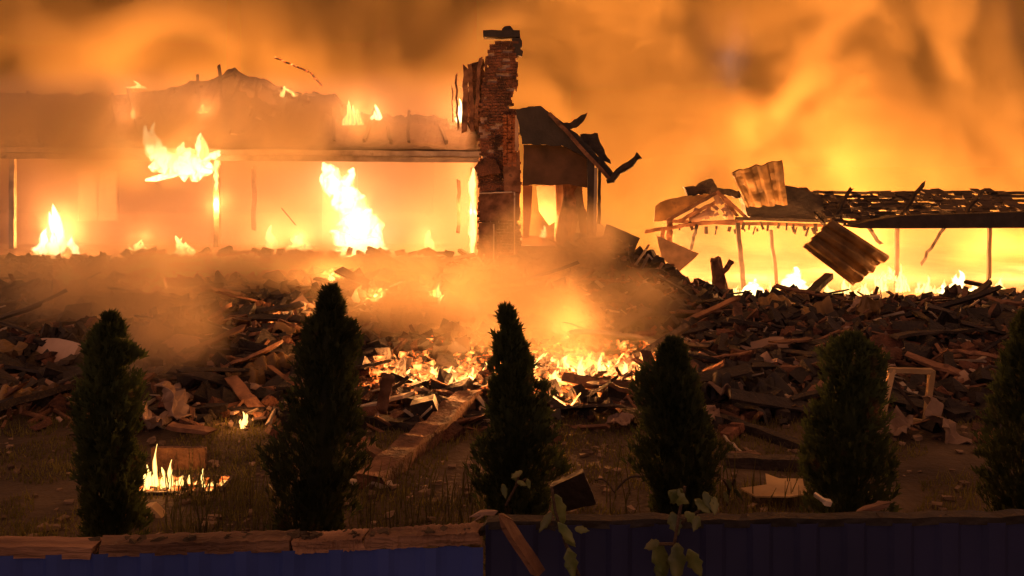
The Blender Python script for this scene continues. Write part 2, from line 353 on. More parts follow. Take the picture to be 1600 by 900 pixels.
# ------------------------------------------------------------------ long house with porch
EAVE_D = 22.6
def ridge_row(xp):      # photo row of the broken ridge line, by column
    P = [(-400, 150), (0, 150), (190, 150), (260, 142), (320, 128), (365, 110), (400, 128), (432, 136), (470, 150), (520, 150), (545, 178), (600, 182), (660, 184), (740, 200), (770, 205)]
    for (a, b) in zip(P, P[1:]):
        if a[0] <= xp <= b[0]: return a[1] + (b[1] - a[1]) * (xp - a[0]) / (b[0] - a[0])
    return 150
RIDGE_D = 25.4
def build_house():
    base = px(745, 398, 23.0); base.z = 0
    h = empty('burning_house', base, 0, 'long low burning house with porch, broken roof and tall ruined chimney', 'house')
    # roof: front slope, back slope
    def front(u, v):
        xp = -330 + u * (768 + 330)
        e = px(xp, 237, EAVE_D); X = e.x
        xr = X / RIDGE_D * F + 800; rr = ridge_row(xr) + 9 * noise.noise(Vector((X * 1.6, 0, 1))) + 6 * noise.noise(Vector((X * 6, 0, 4)))
        r = px(xr, rr, RIDGE_D)
        p = e.lerp(r, v); p.x = X
        s = .10 * noise.noise(Vector((p.x * 1.1, v * 3, 5))) * (1 if v > .05 else 0)
        p.z += s - .12 * math.sin(v * math.pi) + .05 * noise.noise(Vector((p.x * 4, v * 12, 2))) * (v > .05)
        if v == 0: p.z += .015 * math.sin(p.x * 1.7)
        return p
    m = MB(); m.grid(front, 220, 16)
    def holed(f):
        c = sum((Vector(m.v[i]) for i in f), Vector()) / 4
        return c.z > 3.2 and noise.noise(Vector((c.x * .8, c.y * 1.5, 3))) + .5 * noise.noise(Vector((c.x * 3, c.y * 4, 3))) > .42
    m.f = [f for f in m.f if not holed(f)]
    o = m.build('roof', M['roof'], h, smooth=False, solid=.12)
    def back(u, v):
        p = front(u, 1); return Vector((p.x, p.y + v * 3.2 + .02, p.z - v * 1.5))
    m2 = MB(); m2.grid(back, 110, 4); m2.build('roof', M['roof'], h, solid=.1)
    rg = random.Random(44)
    for k in range(16):     # rafters left standing through the broken cover
        xp = 60 + k * 42 + rg.uniform(-12, 12); m = MB(); y1 = ridge_row(xp) - rg.uniform(-4, 12)
        m.beam(px(xp + rg.uniform(-6, 6), 222, 23.2), px(xp + rg.uniform(-22, 22), y1, 25.3), .08, .12, 6, .02, .08); m.build('rafter', M['char'], h)
    # charred hump of roof cover
    m = MB()
    rg = random.Random(4)
    for k in range(46):
        t = k / 45; xp = 440 + t * 300
        c = px(xp, ridge_row(xp) + (6 if xp > 540 else 4), 25.1)
        m.box(c, (rg.uniform(.15, .5), .4, rg.uniform(.08, .26)), Matrix.Rotation(rg.uniform(-.5, .5), 3, 'Y') @ Matrix.Rotation(rg.uniform(-1, 1), 3, 'Z'), .04)
    m.build('charred_ridge', M['blackened'], h)
    m = MB(); slab(m, jag([(484, 152), (500, 148), (522, 150), (530, 165), (533, 180), (560, 188), (556, 198), (505, 202), (490, 190)], 5, 1.5, 3), 24.6, .7)
    m.build('roof_dormer_stub', M['blackened'], h)
    # eave boards
    m = MB()
    a = px(-330, 231, 22.52); b = px(757, 241, 22.52)
    m.beam(a, b, .05, .13, 40, .01)
    m.build('fascia_board', M['paint'], h)
    m = MB(); m.beam(px(-330, 240, 22.66), px(748, 250, 22.66), .12, .14, 30, .008); m.build('porch_beam', M['paint'], h)
    # ceiling
    m = MB(); x0 = px(-330, 0, 22.8).x; x1 = px(752, 0, 22.8).x; zc = px(0, 252, 22.8).z + .12
    m.box(((x0 + x1) / 2, 24.3, zc), (x1 - x0, 3.2, .06)); m.build('porch_ceiling', M['plaster'], h)
    # floor slab and stone edge
    m = MB(); m.box(((x0 + x1) / 2, 24.6, -.10), (x1 - x0, 4.4, .30)); m.build('floor_slab', M['plaster'], h)
    # back wall with openings
    wallD = 26.0
    zt = zc + .3
    def wx(xp): return px(xp, 0, wallD).x
    segs = [(-330, -120), (-40, 120), (190, 500), (560, 775)]
    m = MB()
    for a, b in segs: m.box(((wx(a) + wx(b)) / 2, wallD, zt / 2), (wx(b) - wx(a), .18, zt))
    for (a, b), (c, d) in zip(segs, segs[1:]):
        m.box(((wx(b) + wx(c)) / 2, wallD, zt - .35), (wx(c) - wx(b), .18, .7))
        if (b, c) not in ((500, 560),): m.box(((wx(b) + wx(c)) / 2, wallD, .35), (wx(c) - wx(b), .18, .7))
    m.build('back_wall', M['plaster'], h)
    for (b, c, door) in ((-120, -40, 0), (120, 190, 0), (500, 560, 1)):
        f = MB(); z0 = .05 if door else .7; z1 = zt - .7; xa = wx(b) + .05; xb = wx(c) - .05
        for xx in (xa, xb): f.box((xx, wallD - .1, (z0 + z1) / 2), (.08, .06, z1 - z0))
        f.box(((xa + xb) / 2, wallD - .1, z1), (xb - xa + .08, .06, .08))
        if not door:
            f.box(((xa + xb) / 2, wallD - .1, z0), (xb - xa + .08, .08, .06)); f.box(((xa + xb) / 2, wallD - .1, (z0 + z1) / 2), (.05, .05, z1 - z0))
        f.build('door_frame' if door else 'window_frame', M['paint'], h)
    # porch posts
    m = MB(); m.beam(px(339, 386, 22.75), px(339, 244, 22.75), .13, .13, 8, .006); m.build('porch_post', M['paint'], h)
    m = MB(); m.beam(px(20, 388, 22.75), px(20, 244, 22.75), .13, .13, 8, .006); m.build('porch_post', M['paint'], h)
    m = MB(); m.beam(px(396, 360, 24.2), px(397, 262, 24.2), .10, .10, 8, .02, .05); m.build('inner_post', M['char'], h)
    m = MB(); m.beam(px(739, 402, 22.7), px(740, 262, 22.7), .17, .10, 8, .006); m.build('door_jamb', M['paint'], h)
    m = MB(); m.beam(px(716, 362, 22.9), px(717, 280, 22.9), .09, .05, 8, .02, .05); m.build('torn_curtain', M['cloth'], h)
    # broken rail and stump furniture on the porch
    m = MB()
    for k in range(34):
        xp = 195 + k * 16 + rnd(-6, 6); m.box(px(xp, 397 - rnd(0, 5), 22.4), (rnd(.1, .35), .2, rnd(.06, .2)), Matrix.Rotation(rnd(-.6, .6), 3, 'Y'), .03)
    m.build('parapet_rubble', M['char'], h)
    m = MB(); m.beam(px(440, 325, 23.5), px(462, 352, 23.5), .03, .03, 4, .01); m.build('hanging_wire_tray', M['char'], h)

    # ---- chimney
    cD = 22.35
    L_ = [(60, 775), (75, 764), (100, 761), (120, 757), (150, 753), (180, 749), (205, 747), (240, 751), (272, 748), (330, 747), (405, 746)]
    R_ = [(60, 812), (75, 809), (100, 806), (120, 809), (135, 808), (150, 800), (165, 799), (180, 806), (272, 812), (330, 812), (405, 813)]
    def it(P, y):
        for a, b in zip(P, P[1:]):
            if a[0] <= y <= b[0]: return a[1] + (b[1] - a[1]) * (y - a[0]) / (b[0] - a[0])
        return P[-1][1]
    m = MB(); mm = MB(); rg = random.Random(11)
    y = 402.0; row = 0
    while y > 62:
        l, r = it(L_, y), it(R_, y); hh = 4.6; row += 1
        zz = px(0, y, cD).z; dz = hh / F * cD
        xl = px(l, 0, cD).x + rg.uniform(-.04, .04); xr = px(r, 0, cD).x + rg.uniform(-.04, .04)
        d0 = .55 if y > 170 else .45
        # mortar core a bit inside
        mm.box(((xl + xr) / 2, cD + d0 / 2 + .03, zz), (max(.1, xr - xl - .07), d0 - .05, dz + .002))
        x = xl - (.1 if row % 2 else 0)
        while x < xr:
            wdt = rg.uniform(.17, .24)
            if rg.random() > (.14 if y < 250 else .07):
                a = max(x, xl - .03); b = min(x + wdt, xr + .03)
                if b - a > .04:
                    m.box(((a + b) / 2, cD + d0 / 2 - rg.uniform(-.02, .05), zz), (b - a - .012, d0, dz - .012), Matrix.Rotation(rg.uniform(-.03, .03), 3, 'Y'), .007)
            x += wdt
        y -= hh
    ch = m.build('chimney', M['brick'], h); mm.build('mortar_core', M['mortar'], ch, origin=(0, 0, 0))
    for c in COL.objects:
        if c.name.startswith('mortar_core'): c.location = -ch.location - h.location if False else (0, 0, 0)
    m = MB(); slab(m, jag([(754, 47), (812, 47), (813, 58), (755, 57)], 12, .7, 2), cD - .05, .6)
    m.build('chimney_cap', M['blackened'], ch).location = (0, 0, 0)
    m = MB(); slab(m, jag([(783, 49), (788, 41), (797, 40), (803, 48)], 4, .8, 2), cD + .1, .3)
    slab(m, jag([(800, 58), (813, 58), (816, 72), (812, 76), (818, 80), (816, 88), (806, 88), (802, 72)], 4, 1.5, 5), cD - .03, .35)
    m.build('broken_flue', M['blackened'], ch).location = (0, 0, 0)
    # thin lath and timber remains left of the chimney
    m = MB()
    for (x0, y0, x1, y1, wd) in ((726, 205, 728, 104, .14), (737, 205, 734, 98, .10), (716, 200, 712, 118, .05), (744, 200, 750, 92, .09), (708, 190, 706, 135, .03), (752, 185, 762, 88, .07)):
        m.beam(px(x0, y0, 22.7), px(x1, y1, 22.7), wd, .08, 7, .025, .08)
    m.build('burnt_studs', M['wood'], h)
    m = MB(); slab(m, jag([(733, 110), (738, 98), (748, 96), (756, 92), (756, 130), (752, 205), (736, 206), (728, 190), (731, 150)], 5, 2.0, 21), 22.8, .3); m.build('broken_flank_wall', M['brick'], h)
    # orange brick strip and pale edge board
    m = MB(); rg = random.Random(5)
    yy = 182
    while yy < 262:
        xx = 786
        while xx < 804:
            m.box(px(xx + 3, yy, 22.2), (.10, .1, .075), Matrix.Rotation(rg.uniform(-.1, .1), 3, 'Y'), .012); xx += 7.4
        yy += 5.4
    m.build('exposed_brick_strip', mat('orange_brick', (.3, .09, .03), (.62, .25, .1), 9, .85, .6), ch).location = (0, 0, 0)
    m = MB(); m.beam(px(807.5, 236, 22.12), px(808, 180, 22.12), .09, .05, 5, .004); m.build('edge_board', M['plaster'], h)
    m = MB(); slab(m, [(786, 262), (812, 234), (814, 300), (788, 300)], 22.16, .12); slab(m, [(750, 300), (812, 302), (812, 344), (750, 346)], 22.18, .14)
    slab(m, [(748, 348), (776, 347), (776, 408), (748, 408)], 22.15, .1)
    m.build('board_cladding', M['wood'], h)
    m = MB(); slab(m, jag([(740, 262), (758, 245), (775, 250), (782, 270), (770, 272), (752, 276)], 5, 1.5, 6), 22.05, .2); m.build('hanging_brick_lump', M['brick'], h)
    m = MB(); m.beam(px(771, 410, 22.1), px(771.5, 350, 22.1), .035, .04, 6, .004); m.beam(px(804, 400, 22.1), px(804, 300, 22.1), .035, .04, 6, .004)
    m.beam(px(748, 302, 22.1), px(800, 300, 22.1), .04, .03, 6, .004); m.build('trim_strip', M['paint'], h)

    # ---- right bay: roof fragment, hanging panel, posts
    m = MB(); slab(m, jag([(806, 170), (832, 168), (846, 166), (862, 178), (880, 192), (905, 212), (930, 238), (958, 268), (962, 280), (945, 272), (928, 256), (905, 240), (880, 228), (815, 226), (812, 200)], 6, 1.6, 8), 21.6, .5)
    def bay(u, v):   # roof sheet running back
        P = [(812, 176), (846, 170), (880, 196), (905, 218), (930, 246), (960, 278)]
        t = u * 5; i = min(4, int(t)); f = t - i
        a = P[i]; b = P[i + 1]; q = px(a[0] + (b[0] - a[0]) * f, a[1] + (b[1] - a[1]) * f, 21.7)
        return Vector((q.x + .02 * noise.noise(q * 3), q.y + v * 3, q.z + .15 * v + .1 * noise.noise(Vector((q.x * 3, v * 5, 1)))))
    m.build('bay_roof', M['blackened'], h)
    m = MB(); m.grid(bay, 20, 6); m.build('bay_roof_sheet', M['blackened'], h, solid=.08)
    m = MB(); m.beam(px(858, 176, 21.5), px(956, 284, 21.5), .10, .09, 12, .012); m.build('barge_board', M['wood'], h)
    m = MB(); slab(m, jag([(868, 190), (890, 192), (908, 180), (918, 176), (911, 190), (900, 200), (880, 204)], 4, 1.2, 3), 21.7, .12)
    slab(m, jag([(908, 210), (934, 208), (938, 222), (946, 240), (955, 256), (942, 252), (928, 236), (912, 224)], 5, 1.5, 4), 21.9, .25)
    m.build('torn_roof_cover', M['char'], h)
    m = MB(); slab(m, jag([(818, 226), (870, 226), (905, 236), (928, 262), (922, 294), (890, 288), (860, 290), (835, 288), (816, 290)], 9, .8, 3), 22.0, .08)
    m.build('hanging_soffit_panel', mat('sooty_panel', (.08, .045, .022), (.17, .09, .045), 2, .8, .3), h)
    m = MB(); slab(m, [(817, 290), (832, 290), (830, 335), (826, 372), (817, 372)], 23.2, .1); slab(m, [(868, 288), (896, 288), (893, 384), (866, 376)], 24.4, .1)
    m.build('bay_inner_wall', M['plaster'], h)
    m = MB(); slab(m, [(838, 290), (868, 290), (870, 345), (858, 352), (842, 330)], 24.0, .12); m.build('bay_inner_wall', M['plaster'], h)
    def torn(u, v):
        xp = 874 + u * 30 + 6 * math.sin(v * 5); yp = 262 + v * 122
        q = px(xp, yp, 22.6 + .25 * noise.noise(Vector((u * 2, v * 4, 1)))); return q
    m = MB(); m.grid(torn, 8, 26); m.build('torn_sheet', M['wood'], h, solid=.03)
    m = MB(); slab(m, jag([(898, 300), (906, 290), (916, 330), (918, 372), (908, 378)], 6, 1.4, 4), 22.3, .06); m.build('torn_sheet', M['sheet'], h)
    m = MB(); m.beam(px(923, 470, 21.6), px(923, 246, 21.6), .17, .17, 10, .006); m.build('bay_post', M['blackened'], h)
    m = MB(); m.beam(px(936, 350, 21.5), px(937, 252, 21.5), .07, .08, 10, .006); m.build('bay_post', M['char'], h)
    m = MB(); m.beam(px(929, 380, 21.45), px(931, 262, 21.45), .07, .03, 6, .004); m.build('bay_trim', M['paint'], h)
    # hollow base of the bay
    m = MB(); x0 = px(818, 0, 22.0).x; x1 = px(930, 0, 22.0).x
    for yy in (22.3, 24.8):
        m = MB(); m.box(((x0 + x1) / 2, yy, .05), (x1 - x0, .2, .7)); m.build('bay_plinth', M['brick'], h)
    return h
house = build_house()
# pipe bent away from the bay roof
def curved(name, pts, D, rads, m, label, cat, th=None):
    b = MB(); b.tube([px(p[0], p[1], D) for p in pts], rads, 8)
    return tag(b.build(name, m, origin=px(pts[0][0], pts[0][1], D)), label, cat)
curved('bent_gutter', [(948, 284), (956, 281), (966, 268), (976, 262), (986, 256), (994, 247), (999, 243)], 21.5, [.05, .09, .08, .10, .09, .06, .11], M['char'],
       'twisted charred gutter sticking out from the right end of the bay roof', 'gutter')

# ------------------------------------------------------------------ collapsed outbuilding on the right
def build_shed():
    D = 25.0
    o = px(1160, 455, D)
    s = empty('collapsed_outbuilding', o, 0, 'collapsed outbuilding with open gable frame and lattice of burnt roof battens', 'outbuilding')
    def B(name, segs, mt, D=D, wd=.09, ht=.09, wob=.012):
        m = MB()
        for (a, b, c, d) in segs: m.beam(px(a, b, D), px(c, d, D), wd, ht, 8, wob, .03)
        return m.build(name, mt, s)
    B('rafter', [(1044, 344, 1122, 300)], M['wood']); B('rafter', [(1120, 299, 1168, 342)], M['wood'])
    B('rafter', [(1060, 346, 1118, 316)], M['wood'], wd=.06); B('rafter', [(1128, 306, 1152, 338)], M['wood'], wd=.05)
    B('tie_beam', [(1008, 362, 1070, 352), (1070, 352, 1160, 344)], M['wood'], wd=.12); B('tie_beam', [(1150, 341, 1292, 345)], M['char'], wd=.12)
    B('tie_beam', [(1050, 346, 1290, 352)], M['wood'], D=25.3, wd=.05)
    B('corner_post', [(1046, 344, 1046, 380), ], M['wood'], wd=.16); B('corner_post', [(1036, 356, 1034, 400)], M['wood'], wd=.10)
    B('post', [(1163, 462, 1152, 344)], M['char'], wd=.12); B('post', [(1217, 470, 1204, 358)], M['char'], D=26.3, wd=.09)
    B('post', [(1400, 470, 1402, 350)], M['char'], D=26.3, wd=.1); B('post', [(1545, 470, 1546, 350)], M['char'], D=26.3, wd=.1)
    # gable filling: debris-laden boards
    m = MB(); rg = random.Random(3)
    for k in range(40):
        x = rg.uniform(1062, 1150); top = 306 + abs(x - 1121) * .75
        if top > 336: continue
        y = rg.uniform(top, 342); m.box(px(x, y, 25.15), (rg.uniform(.06, .3), .05, rg.uniform(.05, .16)), Matrix.Rotation(rg.uniform(-1.5, 1.5), 3, 'Y'), .02)
    m.build('gable_boarding', M['plaster'], s)
    m = MB()
    for k in range(26):
        x = rg.uniform(1050, 1290); m.box(px(x, 352 + rg.uniform(0, 10), 25.1), (rg.uniform(.03, .1), .03, rg.uniform(.06, .28)), Matrix.Rotation(rg.uniform(-.4, .4), 3, 'Y'), .01)
    m.build('hanging_scraps', M['char'], s)
    # left verge, thin roof cover
    m = MB(); slab(m, jag([(1024, 322), (1042, 312), (1075, 306), (1110, 304), (1060, 332), (1046, 345), (1022, 346)], 7, 1, 2), 25.5, .1); m.build('roof_cover', M['sheet'], s)
    m = MB(); slab(m, jag([(1068, 292), (1090, 292), (1100, 284), (1114, 280), (1122, 294), (1140, 296), (1168, 300), (1160, 312), (1125, 302), (1100, 303), (1075, 306)], 5, 1.5, 9), 25.6, .3); m.build('charred_ridge', M['char'], s)
    m = MB(); slab(m, jag([(1158, 306), (1165, 320), (1168, 338), (1180, 342), (1292, 343), (1286, 318), (1284, 304), (1268, 302), (1244, 292), (1228, 290), (1200, 312)], 8, 1.2, 9), 25.4, .5); m.build('roof_cover', M['blackened'], s)
    # batten lattice with holes
    m = MB(); rg = random.Random(8)
    z0 = px(0, 346, 24.6); z1 = px(0, 301, 27.0)
    xs0, xs1 = px(1288, 0, 24.6).x, px(1640, 0, 24.6).x
    n = 7
    for i in range(n + 1):
        t = i / n; y = 24.6 + 2.4 * t; z = z0.z + (z1.z - z0.z) * t
        x = xs0
        while x < xs1:
            l = rg.uniform(.5, 1.6); 
            m.beam((x, y, z + rg.uniform(-.02, .02)), (x + l, y, z + rg.uniform(-.03, .03)), .05, .09, 4, .012); x += l - .02
    m.build('roof_battens', M['char'], s)
    m = MB(); x = xs0; k = 0
    while x < xs1:
        m.beam((x, 24.55, z0.z - .08), (x + rg.uniform(-.1, .1), 27.05, z1.z - .06), .07, .09, 6, .015); x += .55
    m.build('roof_rafters', M['char'], s)
    m = MB()
    for k in range(215):
        t = rg.random(); X = rg.uniform(xs0, xs1)
        if rg.random() < .15: continue
        m.box((X, 24.6 + 2.4 * t + rg.uniform(-.2, .1), rg.uniform(-.05, .04) - .12 * math.exp(-((X - 10.5) / 1.2) ** 2) + z0.z + (z1.z - z0.z) * t + .06), (rg.uniform(.18, .4), rg.uniform(.2, .4), .03), Matrix.Rotation(.28 + rg.uniform(-.12, .12), 3, 'X') @ Matrix.Rotation(rg.uniform(-.2, .2), 3, 'Z'), .01)
    m.build('roof_tiles', M['roof'], s)
    for (a, b, c, d) in ((1296, 352, 1330, 292), (1400, 350, 1442, 286), (1350, 346, 1376, 380), (1474, 356, 1440, 410), (1500, 348, 1536, 296), (1090, 352, 1078, 392)):
        m = MB(); m.beam(px(a, b, 24.9), px(c, d, 25.2), .08, .08, 7, .03, .1); m.build('broken_rafter', M['char'], s)
    m = MB(); slab(m, [(1322, 354), (1360, 345), (1412, 337), (1640, 330), (1640, 356), (1412, 357), (1345, 357)], 24.2, .35); m.build('eave_panel', M['blackened'], s)
    # back wall glimpsed in the fire light
    return s
shed = build_shed()
def corrugated(name, c4, D, mt, label, cat, th=.05, ribs=3, amp=.07, bend=.0, nu=60, nv=12, dback=.5):
    """a folded corrugated sheet with corners c4 (photo pixels: a,b,c,d around), tilted back by dback"""
    P = [px(p[0], p[1], D + e) for p, e in zip(c4, (0, 0, dback, dback))]
    nrm = (P[1] - P[0]).cross(P[3] - P[0]).normalized()
    def f(u, v):
        a = P[0].lerp(P[1], u); b = P[3].lerp(P[2], u); q = a.lerp(b, v)
        k = (u * ribs) % 1.0; s = smoothstep(.0, .2, k) * (1 - smoothstep(.5, .7, k))
        return q + nrm * (amp * s + bend * math.sin(v * 3.1) + .04 * noise.noise(Vector((u * 5, v * 5, D)))) + (P[3] - P[0]).normalized() * (.05 * noise.noise(Vector((u * 9, v > .5, 3))) if v in (0, 1) else 0)
    m = MB(); m.grid(f, nu, nv)
    c = sum(P, Vector()) / 4
    o = m.build(name, mt, origin=c, solid=th)
    return tag(o, label, cat)
corrugated('crumpled_sheet', [(1143, 270), (1222, 250), (1230, 320), (1168, 324)], 24.4, M['sheet'], 'crumpled sheet panel standing upright on the black roof of the outbuilding', 'sheet', ribs=3)
corrugated('crumpled_sheet', [(1298, 342), (1254, 386), (1332, 446), (1388, 400)], 23.6, M['sheet'], 'large folded sheet panel leaning diagonally against the outbuilding', 'sheet', ribs=3, bend=.08)
def outline_thing(name, pts, D, th, mt, label, cat, step=10, amp=.8, seed=0, group=None):
    m = MB(); slab(m, jag(pts, step, amp, seed), D, th)
    cx = sum(p[0] for p in pts) / len(pts); by = max(p[1] for p in pts)
    return tag(m.build(name, mt, origin=px(cx, by, D)), label, cat, group)
outline_thing('fallen_panel', [(1026, 368), (1092, 396), (1062, 424), (1034, 404)], 24.0, .06, M['beige'], 'pale pointed panel jutting out below the left corner of the outbuilding', 'panel')
outline_thing('fallen_panel', [(948, 350), (1000, 372), (984, 410), (936, 402)], 20.6, .12, M['blackened'], 'square black slab tilted up on the mound beside the bay post', 'slab')
def timber(name, a, b, Da, Db, wd, ht, mt, label, cat='timber', group=None, wob=.01, rag=.04, seg=6, z=None):
    if not Da: Da = hit(a[0], a[1] + 4) - .06; Db = hit(b[0], b[1] + 4) - .06
    m = MB(); A = px(a[0], a[1], Da); Bv = px(b[0], b[1], Db); m.beam(A, Bv, wd, ht, seg, wob, rag)
    return tag(m.build(name, mt, origin=(A + Bv) / 2), label, cat, group)
timber('leaning_beam', (1262, 462), (1296, 430), 21, 21.6, .22, .12, M['char'], 'short charred beam leaning up below the large folded sheet')
def charred_stump():
    m = MB(); c = [(1128, 462), (1124, 430), (1116, 404)]
    m.tube([px(x, y, 20.5) for x, y in c], [.22, .15, .13], 7); m.tube([px(x, y, 20.4) for x, y in ((1124, 438), (1134, 422), (1143, 408))], [.09, .06, .04], 6)
    m.tube([px(x, y, 20.6) for x, y in ((1126, 440), (1112, 458), (1100, 476))], [.08, .07, .05], 6)
    for v in range(len(m.v)): m.v[v] = tuple(Vector(m.v[v]) + Vector((rnd(-.05, .05), rnd(-.05, .05), rnd(-.05, .05))))
    tag(m.build('charred_stump', M['wood'], origin=px(1128, 470, 20.5)), 'forked charred stump standing before the fire in the outbuilding', 'stump')
charred_stump()
def utility_pole():
    e = px(365, 0, 38); p = empty('utility_pole', (e.x, 38, 0), 0, 'dim wooden pole half hidden in the smoke above the roof peak', 'pole')
    m = MB(); m.tube([(e.x, 38, -.2), (e.x, 38, 12.5)], [.34, .28], 10); m.build('pole', M['char'], p)
    m = MB(); m.beam((e.x - .9, 37.9, 12.0), (e.x + .9, 37.9, 12.0), .12, .12); m.build('crossarm', M['char'], p)
utility_pole()

# ------------------------------------------------------------------ flames
def flame_mesh(m, base, width, height, n, rg, depth=None, lean=0.0, fat=.45):
    depth = depth or width
    for k in range(n):
        ox = rg.uniform(-.5, .5) * width * .75; oy = rg.uniform(-.5, .5) * depth * .6
        c = 1 - abs(ox) / (width * .55 + 1e-6) * .55
        hgt = height * c * rg.uniform(.5, 1.0) if k else height
        if k == 0: ox *= .2
        r0 = width / max(1.6, n ** .5 + .6) * fat * rg.uniform(.8, 1.25)
        if k == 0: r0 *= 1.25
        ph = rg.uniform(0, 6); ph2 = rg.uniform(0, 6)
        nr = 14; ns = 12; vs = []; fs = []; sd = rg.uniform(0, 99)
        for i in range(nr + 1):
            t = i / nr
            r = r0 * (math.sin(min(1, (t + .10) * 2.6) * math.pi / 2)) * (1 - t) ** .75 * (1 + .25 * math.sin(t * 9 + ph))
            if i == nr: r = .003
            cx = ox * (1 - .4 * t) + r0 * .7 * math.sin(t * 4.2 + ph) * t + lean * height * t * t; cyy = oy + r0 * .5 * math.sin(t * 3.7 + ph2) * t
            for j in range(ns):
                a = 2 * math.pi * j / ns
                q = 1 + .55 * noise.noise(Vector((math.cos(a) * 1.4 + sd, math.sin(a) * 1.4, t * 5)))
                vs.append(Vector(base) + Vector((cx + r * q * math.cos(a), cyy + r * q * math.sin(a), t * hgt)))
        for i in range(nr):
            for j in range(ns): fs.append((i * ns + j, i * ns + (j + 1) % ns, (i + 1) * ns + (j + 1) % ns, (i + 1) * ns + j))
        fs.append(tuple(range(ns))[::-1]); fs.append(tuple(nr * ns + j for j in range(ns)))
        m.add(vs, fs)
def flame_paths(paths, D, label, power, seed, lp, mt='flame', rad=.3):
    """flame built from spines in photo pixels: lists of (x, y, radius px)"""
    m = MB(); rg = random.Random(seed); k = D / F
    for P in paths:
        sd = rg.uniform(0, 99); pts = []
        n = (len(P) - 1) * 7
        for i in range(n + 1):
            t = i / n * (len(P) - 1); a = min(int(t), len(P) - 2); f = t - a; f = f * f * (3 - 2 * f) * .5 + f * .5
            pts.append([P[a][j] + (P[a + 1][j] - P[a][j]) * f for j in range(3)])
        ns = 16; vs = []; fs = []; dy = rg.uniform(-.1, .1)
        for i, (x, y, r) in enumerate(pts):
            a = pts[max(0, i - 1)]; b = pts[min(n, i + 1)]; T = Vector((b[0] - a[0], 0, -(b[1] - a[1]))).normalized(); S = Vector((-T.z, 0, T.x))
            c = px(x, y, D) + Vector((0, dy, 0))
            for j in range(ns):
                an = 2 * math.pi * j / ns
                q = 1 + .75 * noise.noise(Vector((math.cos(an) * 1.3 + sd, math.sin(an) * 1.3, i * .22))) + .35 * noise.noise(Vector((math.cos(an) * 3, math.sin(an) * 3 + sd, i * .6)))
                q = max(.15, q); vs.append(c + (S * math.cos(an) + Vector((0, 1, 0)) * math.sin(an)) * (r * k * q) + T * (r * k * .3 * noise.noise(Vector((an, sd, i * .3)))))
        for i in range(n):
            for j in range(ns): fs.append((i * ns + j, i * ns + (j + 1) % ns, (i + 1) * ns + (j + 1) % ns, (i + 1) * ns + j))
        fs.append(tuple(range(ns))[::-1]); fs.append(tuple(n * ns + j for j in range(ns))); m.add(vs, fs)
    b = px(lp[0], lp[1], D); o = tag(m.build('flame', M[mt], origin=b, smooth=True), label, 'flame')
    if power: l = lamp('fire_light', (0, 0, 0), power, rad); l.parent = o
    return o
def flame(xp, yp, D, wpx, hpx, n, label, power=0, seed=1, lean=0.0, mt='flame', depth=None, group=None, fat=.45, rad=.25):
    rg = random.Random(seed); m = MB(); b = px(xp, yp, D)
    flame_mesh(m, b, wpx / F * D, hpx / F * D, n, rg, depth, lean, fat)
    o = tag(m.build('flame', M[mt], origin=b, smooth=True), label, 'flame', group)
    if power:
        l = lamp('fire_light', (0, 0, hpx / F * D * .45), power, rad); l.parent = o
    return o
flame_paths([[(562, 404, 30), (563, 385, 38), (563, 360, 36), (556, 335, 27), (542, 312, 20), (530, 292, 17), (520, 275, 13), (510, 262, 8), (504, 254, 2)],
             [(545, 330, 14), (536, 305, 13), (540, 288, 11), (548, 272, 7), (552, 262, 2)], [(580, 400, 14), (588, 375, 13), (586, 350, 8), (582, 338, 2)],
             [(522, 300, 12), (510, 288, 10), (506, 276, 7), (514, 268, 2)]], 23.4, 'tall white hot flame standing on the porch floor under the eave', 950, 3, (560, 350))
flame_paths([[(232, 262, 6), (255, 258, 18), (285, 258, 24), (312, 262, 17), (332, 268, 4)], [(262, 256, 17), (245, 240, 15), (232, 226, 11), (228, 212, 6), (226, 196, 1.5)],
             [(250, 240, 9), (246, 222, 7), (238, 206, 4), (242, 192, 1)], [(285, 256, 15), (290, 242, 12), (285, 232, 6), (288, 222, 1)], [(305, 255, 11), (318, 246, 9), (312, 230, 6), (310, 218, 4), (314, 208, 1)],
             [(318, 250, 6), (330, 243, 6), (340, 240, 5), (344, 236, 2)], [(225, 282, 2), (245, 279, 5), (262, 275, 4), (280, 272, 2)]], 22.1,
            'broad white flame bursting out under the eave left of the porch post', 700, 8, (280, 250))
flame(320, 250, 22.0, 34, 40, 4, 'small flame curling up at the top of the porch post', 0, 12, mt='flame_small')
flame(285, 400, 22.3, 50, 34, 6, 'low yellow flames on the porch edge left of the post', 80, 15, mt='flame_small')
flame(220, 396, 22.9, 50, 22, 5, 'faint low flames at the far left of the porch edge', 130, 16, mt='flame_small')
flame(468, 390, 23.2, 60, 26, 6, 'low flames along the porch floor left of the tall flame', 120, 17, mt='flame_small')
flame(340, 428, hit(340, 428), 50, 18, 6, 'short flames on the bank just below the porch', 260, 18, mt='flame_small')
flame(520, 440, hit(520, 440), 26, 18, 4, 'small flame on the bank below the tall porch flame', 160, 19, mt='flame_small')
flame(686, 474, hit(686, 474), 18, 34, 4, 'single small flame in the smoke left of the chimney foot', 260, 21, mt='flame_small')
flame(719, 192, 22.9, 28, 38, 5, 'bright flame behind the burnt studs beside the chimney', 260, 22)
flame(588, 188, 24.2, 24, 26, 4, 'round bright flame on the ridge near the black stub', 60, 23)
flame(210, 138, 25.0, 36, 12, 4, 'flat flame on the far left ridge', 90, 24, mt='flame_small')
flame(318, 178, 24.0, 36, 16, 4, 'small flame in the middle of the left roof slope', 130, 25, mt='flame_small')
flame(208, 186, 24.0, 16, 20, 3, 'tiny flame low on the left roof slope', 110, 26, mt='flame_small')
